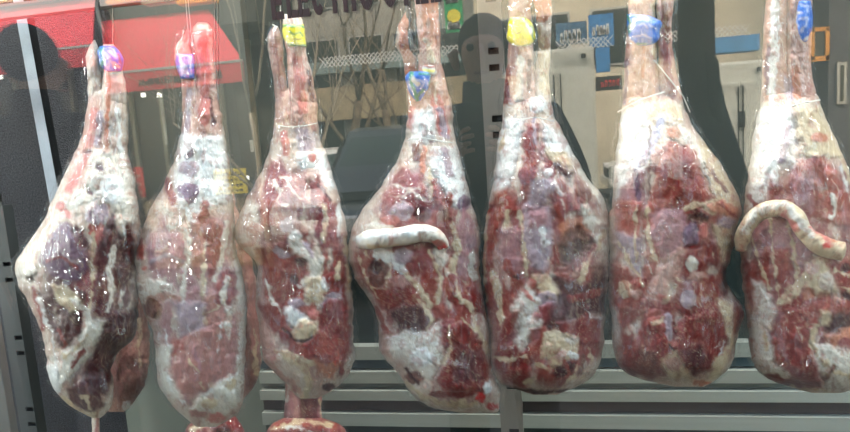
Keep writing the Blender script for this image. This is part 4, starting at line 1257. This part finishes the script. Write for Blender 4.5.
tree(352, 12, 'bare tree in front of the grey building, the middle one', .13, 2.4, 5, m_bark)
tree(392, 13, 'bare tree nearest the green banner', .14, 2.2, 8, m_bark)
tree(318, 11, 'slim pale bare tree beside the red awning', .07, 2.2, 11, mat('pale_bark', (170, 160, 138), .9), levels=4)
tree(262, 6.6, 'thin pale twiggy tree whose twigs cross the end of the red awning', .04, 1.9, 14, mat('pale_bark'), levels=4)
# thick dark trunk near the window
tr = thing('dark_tree', Vector((S(712, 170, 3.6).x, S(712, 170, 3.6).y, 0)), 'thick dark tree trunk near the glass, between the two rightmost legs', 'tree')
pts = []; rr = []
for px, py, w in ((735, 520, 44), (730, 330, 40), (724, 230, 36), (714, 170, 27), (704, 110, 19), (697, 60, 16), (696, 10, 16), (694, -60, 15), (692, -160, 15)):
    pts.append(S(px, py, 3.6)); rr.append(w * 3.6 / F)
pts[0].z = -.02; MB().tube(pts, rr, 18).build('trunk', m_darkbark, tr, smooth=True)
MB().tube([S(722, 150, 3.58), S(716, 110, 3.5), S(713, 62, 3.45), S(708, 52, 3.45)], [.06, .035, .03, .02], 8).build('branch_stub', m_darkbark, tr, smooth=True)

# --- signs
def sign(name, label, x0, x1, y0, y1, Yv, m, marks, cat='sign', post=False):
    a = S(x0, (y0 + y1) / 2, Yv); b = S(x1, (y0 + y1) / 2, Yv); zt = S((x0 + x1) / 2, y0, Yv).z; zb_ = S((x0 + x1) / 2, y1, Yv).z
    t = thing(name, (a.x, a.y, zb_), label, cat)
    MB().box((a.x, a.y - .06, zb_), (b.x, a.y, zt)).build('panel', m, t)
    w = b.x - a.x; h = zt - zb_
    for nm, mm, kind, u, v, s in marks:
        mb = MB()
        if kind == 'disc':
            n = 14; mb.prism([(a.x + w * u + s * w * math.cos(2 * math.pi * k / n), zb_ + h * v + s * w * math.sin(2 * math.pi * k / n)) for k in range(n)], 1, a.y, a.y + .012)
        else: seg7(mb, a.x + w * u, zb_ + h * v, w * .7, s, a.y, .03, rnd, 5)
        mb.build(nm, mm, t)
    return t
m_wp = mat('white_paint'); m_ylw = mat('yellow_paint', (230, 215, 60), .5)
sign('banner', 'green banner with white marks and a yellow disc beside the upright', 444, 462, -25, 32, 8.5, mat('green_banner', (20, 150, 90), .6), [('marks', m_wp, 't', .12, .52, .2), ('disc', m_ylw, 'disc', .5, .28, .38), ('marks', m_wp, 't', .12, .05, .1)], 'banner')
sign('shop_sign', 'bright blue sign with white handwriting above the white van', 589, 614, 14, 46, 9.4, mat('bright_blue', (40, 120, 180), .5), [('handwriting', m_wp, 't', .12, .35, .14)])
sign('shop_sign', 'darker blue sign with white handwriting left of the bright blue one', 556, 587, 22, 44, 9.6, mat('deep_blue', (60, 100, 130), .5), [('handwriting', m_wp, 't', .1, .1, .18)])
sign('shop_sign', 'tall blue panel standing below the bright blue sign', 596, 610, 47, 72, 9.4, mat('bright_blue'), [])
sign('shop_sign', 'dark sign with red letters to the right of the van', 596, 622, 76, 90, 9.2, mat('near_black', (30, 34, 34), .5), [('letters', mat('red_letters', (210, 50, 50), .5), 't', .2, .25, .1)])
tag(sbox(MB(), 704, 760, 36, 52, 11.5, .3).build('blue_hoarding', mat('pale_blue_paint', (70, 130, 175), .6, noise=.2, nscale=4)), 'pale blue hoarding above the rightmost white van', 'hoarding')
t = thing('orange_window', S(822, 58, 11.5), 'orange framed window in the dark grey building at the right', 'window')
mb = MB(); mw_ = mat('orange_wood', (200, 140, 60), .6)
for q in ((811, 815, 28, 60), (826, 830, 28, 60), (811, 830, 27, 31), (811, 830, 56, 61)): sbox(mb, *q, 11.5, .08)
mb.build('frame', mw_, t); sbox(MB(), 814, 827, 30, 58, 11.54, .02).build('pane', m_dglass, t)

# --- vehicles: built facing -y, front bumper towards the shop at local y = 0
def vehicle(name, label, X, Y, rz, m, Wd=1.75, Hh=1.5, Lg=4.2, hood=1.0, bonnet=.95, kind='car', group='parked vehicles'):
    t = thing(name, (X, Y, 0), label, kind, group, rz)
    def K(nm, mb, mm, par=None, bev=0, sm=False): return mb.build(nm, mm, par or t, bev, sm, world=False)
    w = Wd / 2; r = .32
    # lofted lower body and cabin: sections along the length
    def loft(secs):
        mb = MB(); n = len(secs[0])
        for s in secs: mb.v += [Vector(p) for p in s]
        for i in range(len(secs) - 1):
            for k in range(n):
                l = (k + 1) % n; mb.f.append([i * n + k, i * n + l, (i + 1) * n + l, (i + 1) * n + k])
        mb.f.append(list(range(n))[::-1]); mb.f.append([(len(secs) - 1) * n + k for k in range(n)])
        return mb
    def sec(y, z0, z1, ww, tuck=.86):
        return [(-ww * .92, y, z0), (ww * .92, y, z0), (ww, y, z0 + (z1 - z0) * .4), (ww * .98, y, z0 + (z1 - z0) * .75), (ww * tuck, y, z1), (-ww * tuck, y, z1), (-ww * .98, y, z0 + (z1 - z0) * .75), (-ww, y, z0 + (z1 - z0) * .4)]
    K('body', loft([sec(0, .3, .62, w * .88), sec(-.12, .22, bonnet * .8, w * .96), sec(-.5, .2, bonnet * .93, w), sec(-hood, .2, bonnet, w), sec(-Lg * .6, .2, bonnet * 1.02, w), sec(-Lg + .3, .2, bonnet * 1.0, w * .98), sec(-Lg, .3, bonnet * .85, w * .9)]), m, sm=False)
    ye = -Lg + (.1 if kind == 'van' else .45)
    sl = .25 if kind == 'van' else .7
    K('cabin', loft([sec(-hood + .05, bonnet - .08, bonnet, w * .9, .95), sec(-hood - sl, bonnet - .08, Hh * .97, w * .9, .8), sec(-hood - sl - .4, bonnet - .08, Hh, w * .9, .8), sec(ye - .02 + .6, bonnet - .08, Hh * .985, w * .9, .8), sec(ye, bonnet - .08, Hh * (.97 if kind == 'van' else .8), w * .86, .82)]), m)
    g = MB(); ws = MB()
    ya, yb = -hood + .02, -hood - sl + .06; za, zb2 = bonnet + .02, Hh * .96 - .05
    ws.hexa([(-w * .84, ya, za), (w * .84, ya, za), (w * .8, ya - .04, za), (-w * .8, ya - .04, za), (-w * .68, yb + .03, zb2), (w * .68, yb + .03, zb2), (w * .68, yb - .04, zb2), (-w * .68, yb - .04, zb2)])
    K('windscreen', ws, m_carglass)
    for sx in (-1, 1):
        for y0, y1 in ((-hood - sl * .75, -hood - sl - .75), (-hood - sl - .82, ye + .35)) if kind != 'van' else ((-hood - .15, -hood - .85),):
            q = MB(); q.hexa([(sx * w * .905, y0, bonnet + .04), (sx * w * .905, y1, bonnet + .04), (sx * w * .88, y1, bonnet + .04), (sx * w * .88, y0, bonnet + .04), (sx * w * .79, y0 - (.1 if y0 > -hood - sl else 0), Hh - .12), (sx * w * .79, y1, Hh - .12), (sx * w * .74, y1, Hh - .12), (sx * w * .74, y0, Hh - .12)])
            K('side_window', q, m_carglass)
    for sx in (-1, 1):
        for y in (-.75, -Lg + .75):
            mb = MB(); n = 20
            mb.prism([(y + r * math.cos(2 * math.pi * k / n), r + r * math.sin(2 * math.pi * k / n)) for k in range(n)], 0, sx * w - .1 * sx - .1, sx * w - .1 * sx + .1)
            wh = K('wheel', mb, m_tyre, bev=.015)
            mb = MB(); mb.prism([(y + r * .62 * math.cos(2 * math.pi * k / n), r + r * .62 * math.sin(2 * math.pi * k / n)) for k in range(n)], 0, sx * w + (0 if sx > 0 else -.02), sx * w + (.02 if sx > 0 else 0))
            K('hubcap', mb, m_alu, wh)
        K('headlight', MB().box((sx * w * .62 - .16, -.14, bonnet * .66), (sx * w * .62 + .16, .0, bonnet * .8)), m_wp, bev=.02)
        K('wing_mirror', MB().box((sx * (w + .08) - .07, -hood - .3, bonnet + .04), (sx * (w + .08) + .07, -hood - .2, bonnet + .17)), m, bev=.02)
    K('grille', MB().box((-w * .4, -.04, .42), (w * .4, .02, .6)), m_black)
    K('bumper', MB().box((-w * .9, -.08, .24), (w * .9, .06, .42)), m, bev=.03)
    return t
m_carglass = mat('car_glass', (58, 70, 66), .12); m_tyre = mat('rubber', (22, 22, 22), .8)
m_white = mat('white_car_paint', (226, 228, 224), .35, coat=.5); m_dcar = mat('dark_grey_car_paint', (58, 64, 66), .35, coat=.5); m_gcar = mat('grey_car_paint', (120, 124, 120), .35, coat=.5)
a = S(392, 175, 5.3); vehicle('parked_car', 'dark grey car with a big windscreen between the third and fourth legs', a.x, a.y, R_(-4), m_dcar, 1.7, 1.62, 4.0, .45, .98)
a = S(316, 165, 8.2); vehicle('parked_car', 'small white car behind the dark grey one', a.x, a.y, R_(-10), m_white, 1.6, 1.42, 3.6, .8, .82)
a = S(606, 150, 13.2); vehicle('parked_car', 'white car partly seen beside the white van', a.x, a.y, R_(90), m_white, 1.6, 1.45, 3.8, .8, .85)
# white box vans seen from the rear doors
m_vanw = mat('van_panel', (206, 208, 196), .45, noise=.06, nscale=3)
def box_van(label, x0, x1, yt, yb, Yv, doors=True):
    a = S(x0, yb, Yv); b = S(x1, yb, Yv); zt = S((x0 + x1) / 2, yt, Yv).z; zb_ = max(.4, S((x0 + x1) / 2, yb, Yv).z)
    t = thing('box_van', (a.x, a.y, 0), label, 'van', 'white vans'); w = b.x - a.x
    MB().box((a.x, a.y - 4, zb_), (b.x, a.y, zt)).build('load_box', m_vanw, t, .04)
    for u0, u1 in ((.04, .49), (.51, .96)):
        d = MB().box((a.x + w * u0, a.y, zb_ + .08), (a.x + w * u1, a.y + .03, zt - .28)).build('rear_door', m_vanw, t, .008)
        MB().box((a.x + w * (.44 if u0 < .3 else .53), a.y + .03, zb_ + .1), (a.x + w * (.455 if u0 < .3 else .545), a.y + .06, zt - .35)).build('lock_rod', m_black, d)
        c = .46 if u0 < .3 else .52
        MB().box((a.x + w * c, a.y + .03, (zb_ + zt) / 2), (a.x + w * c + .03, a.y + .08, (zb_ + zt) / 2 + .22)).build('handle', m_black, d)
    MB().box((a.x + w * .82, a.y + .02, zt - .16), (a.x + w * .88, a.y + .05, zt - .1)).build('marker_lamp', m_black, t)
    MB().box((a.x, a.y - .1, .38), (b.x, a.y + .05, .5)).build('bumper', m_black, t)
    for u in (.14, .86):
        n = 18
        for yy in (a.y - .7, a.y - 3.4):
            MB().prism([(yy + .36 * math.cos(2 * math.pi * k / n), .36 + .36 * math.sin(2 * math.pi * k / n)) for k in range(n)], 0, a.x + w * u - .12, a.x + w * u + .12).build('wheel', m_tyre, t)
box_van('white box van with black lock rods, left of the blue signs', 527, 600, 48, 215, 8.8)
box_van('white box van at the right of the dark tree trunk', 716, 766, 61, 215, 9.2)
a = S(500, 175, 10); 
# --- two people on the pavement in front of the window
m_coat = mat('dark_jacket', (30, 34, 36), .9, noise=.15, nscale=30); m_jean = mat('dark_trousers', (36, 38, 46), .9)
m_skin = mat('skin', (186, 136, 112), .5); m_hair = mat('dark_hair', (26, 22, 20), .8)
def skin(name, V, Eg, m, par, sub=2, root=0):
    me = bpy.data.meshes.new(name); me.from_pydata([v[:3] for v in V], Eg, []); o = bpy.data.objects.new(name, me); COL.objects.link(o)
    sk = o.modifiers.new('s', 'SKIN'); ss = o.modifiers.new('u', 'SUBSURF'); ss.levels = ss.render_levels = sub
    L_ = me.skin_vertices[0].data
    for i, v in enumerate(V): L_[i].radius = (v[3], v[4] if len(v) > 4 else v[3])
    L_[root].use_root = True; sk.use_smooth_shade = True
    bpy.context.view_layer.update(); dg = bpy.context.evaluated_depsgraph_get(); m2 = bpy.data.meshes.new_from_object(o.evaluated_get(dg))
    bpy.data.objects.remove(o); m2.materials.clear(); return link(name, m2, m, par, world=False)
def person(label, loc, rz, hold_phone, h=1.78, cap=False):
    t = thing('person', loc, label, 'person', None, rz); s = h / 1.78
    V = []; E = []
    def add(x, y, z, r, r2=None, p=None):
        V.append((x * s, y * s, z * s, r * s, (r2 or r) * s)); i = len(V) - 1
        if p is not None: E.append((p, i))
        return i
    pel = add(0, 0, .96, .15, .11); wa = add(0, 0, 1.12, .14, .10, pel); ch = add(0, .01, 1.32, .17, .11, wa); ne = add(0, 0, 1.47, .07, .065, ch); hb = add(0, .01, 1.56, .055, .055, ne)
    hd = add(0, .03, 1.64, .085, .1, hb); tp = add(0, .02, 1.71, .07, .085, hd)
    for sx in (-1, 1):
        hp = add(sx * .1, 0, .9, .09, .1, pel); kn = add(sx * .12, .02, .5, .062, .07, hp); an = add(sx * .13, -.01, .1, .04, .045, kn); add(sx * .14, .1, .05, .045, .035, an)
        sh = add(sx * .19, 0, 1.40, .065, .07, ch)
        if hold_phone: el = add(sx * .27, .14, 1.16, .045, .045, sh); wr = add(sx * .09, .30, 1.30, .028, .028, el); pm = add(sx * .065, .33, 1.35, .032, .018, wr)
        else: el = add(sx * .26, -.02, 1.12, .045, .045, sh); wr = add(sx * .26, .08, .88, .028, .028, el); pm = add(sx * .26, .1, .80, .018, .035, wr)
        for f in range(4):
            if hold_phone: a_ = add(sx * (.05), .35 + .0, 1.335 + f * .02, .0085, None, pm); add(sx * .015 + sx * .01 * (f % 2), .365, 1.34 + f * .02, .007, None, a_)
            else: a_ = add(sx * .262, .085 + f * .018, .75, .0085, None, pm); add(sx * .255, .09 + f * .018, .71 + .005 * abs(f - 1.5), .007, None, a_)
        th = add(sx * .05, .31, 1.38, .011, None, pm) if hold_phone else add(sx * .24, .13, .79, .011, None, pm)
    skin('body', V, E, m_skin, t)
    # clothes: trousers and jacket as their own skins, a little larger
    V = []; E = []
    at = add(0, 0, 1.03, .16, .12); a0 = add(0, 0, .95, .165, .125, at)
    for sx in (-1, 1):
        hp = add(sx * .1, 0, .88, .11, .12, a0); kn = add(sx * .12, .02, .5, .08, .085, hp); add(sx * .13, -.01, .1, .065, .07, kn)
    skin('trousers', V, E, m_jean, t)
    V = []; E = []
    a00 = add(0, 0, .80, .19, .15); a0 = add(0, 0, .94, .19, .15, a00); a1 = add(0, 0, 1.12, .18, .14, a0); a2 = add(0, .01, 1.34, .2, .15, a1); add(0, 0, 1.49, .085, .08, a2)
    for sx in (-1, 1):
        sh = add(sx * .2, 0, 1.40, .085, .09, a2)
        if hold_phone: el = add(sx * .28, .14, 1.16, .065, .065, sh); add(sx * .11, .285, 1.285, .045, .045, el)
        else: el = add(sx * .27, -.02, 1.12, .065, .065, sh); add(sx * .265, .07, .9, .048, .048, el)
    skin('jacket', V, E, m_coat, t)
    hm = MB(); n = 18; rings = 9
    for i in range(rings + 1):
        ph = math.pi * i / rings
        for k in range(n):
            an = 2 * math.pi * k / n; hm.v.append(Vector((.088 * math.sin(ph) * math.cos(an), -.022 + .108 * math.sin(ph) * math.sin(an), 1.685 + .098 * math.cos(ph))) * s)
    for i in range(rings):
        for k in range(n): hm.f.append([i * n + k, i * n + (k + 1) % n, (i + 1) * n + (k + 1) % n, (i + 1) * n + k])
    hm.build('hair', m_hair, t, smooth=True, world=False)
    MB().tube([Vector((0, -.012, 1.44)) * s, Vector((0, -.01, 1.50)) * s, Vector((0, -.008, 1.56)) * s], [.105, .085, .078], 16).build('collar', m_coat, t, smooth=True, world=False)
    mb = MB(); mb.tube([Vector((0, .115, 1.66)) * s, Vector((0, .15, 1.615)) * s, Vector((0, .125, 1.605)) * s], [.008, .016, .012], 8); mb.build('nose', m_skin, t, smooth=True, world=False)
    for sx in (-1, 1):
        MB().tube([Vector((sx * .034, .118, 1.655)) * s, Vector((sx * .034, .13, 1.655)) * s], [.013, .008], 8).build('eye', m_black, t, world=False)
        MB().tube([Vector((sx * .088, .02, 1.66)) * s, Vector((sx * .102, .01, 1.65)) * s, Vector((sx * .09, .02, 1.60)) * s], [.012, .02, .01], 8).build('ear', m_skin, t, smooth=True, world=False)
        MB().box(Vector((sx * .14 - .05, -.1, 0)) * s, Vector((sx * .14 + .05, .17, .085)) * s).build('shoe', m_black, t, .02, world=False)
    MB().tube([Vector((-.025, .125, 1.575)) * s, Vector((0, .132, 1.572)) * s, Vector((.025, .125, 1.575)) * s], .005, 6).build('mouth', mat('lips', (150, 80, 76), .5), t, world=False)
    return t
a = S(486, 100, 2.15); t = person('person in dark clothes taking the photograph, holding up a phone', (a.x, a.y, 0), 0, True, 1.84)
pz = 1.385 * 1.84 / 1.78; py_ = a.y + .352 * 1.84 / 1.78
ph = thing('phone', (a.x, py_, pz - .037), 'black phone held up level between the hands of the person taking the photograph', 'phone')
MB().box((a.x - .072, py_ - .004, pz - .037), (a.x + .072, py_ + .004, pz + .037)).build('body', m_black, ph, .003)
MB().prism([(a.x - .055 + .008 * math.cos(2 * math.pi * k / 16), pz + .02 + .008 * math.sin(2 * math.pi * k / 16)) for k in range(16)], 1, py_ + .004, py_ + .006).build('lens', m_dglass, ph)
a = S(31, 60, 2.03); person('person in a dark jacket standing on the pavement at the left, back to the shop', (a.x, a.y, 0), R_(174), False, 1.94)
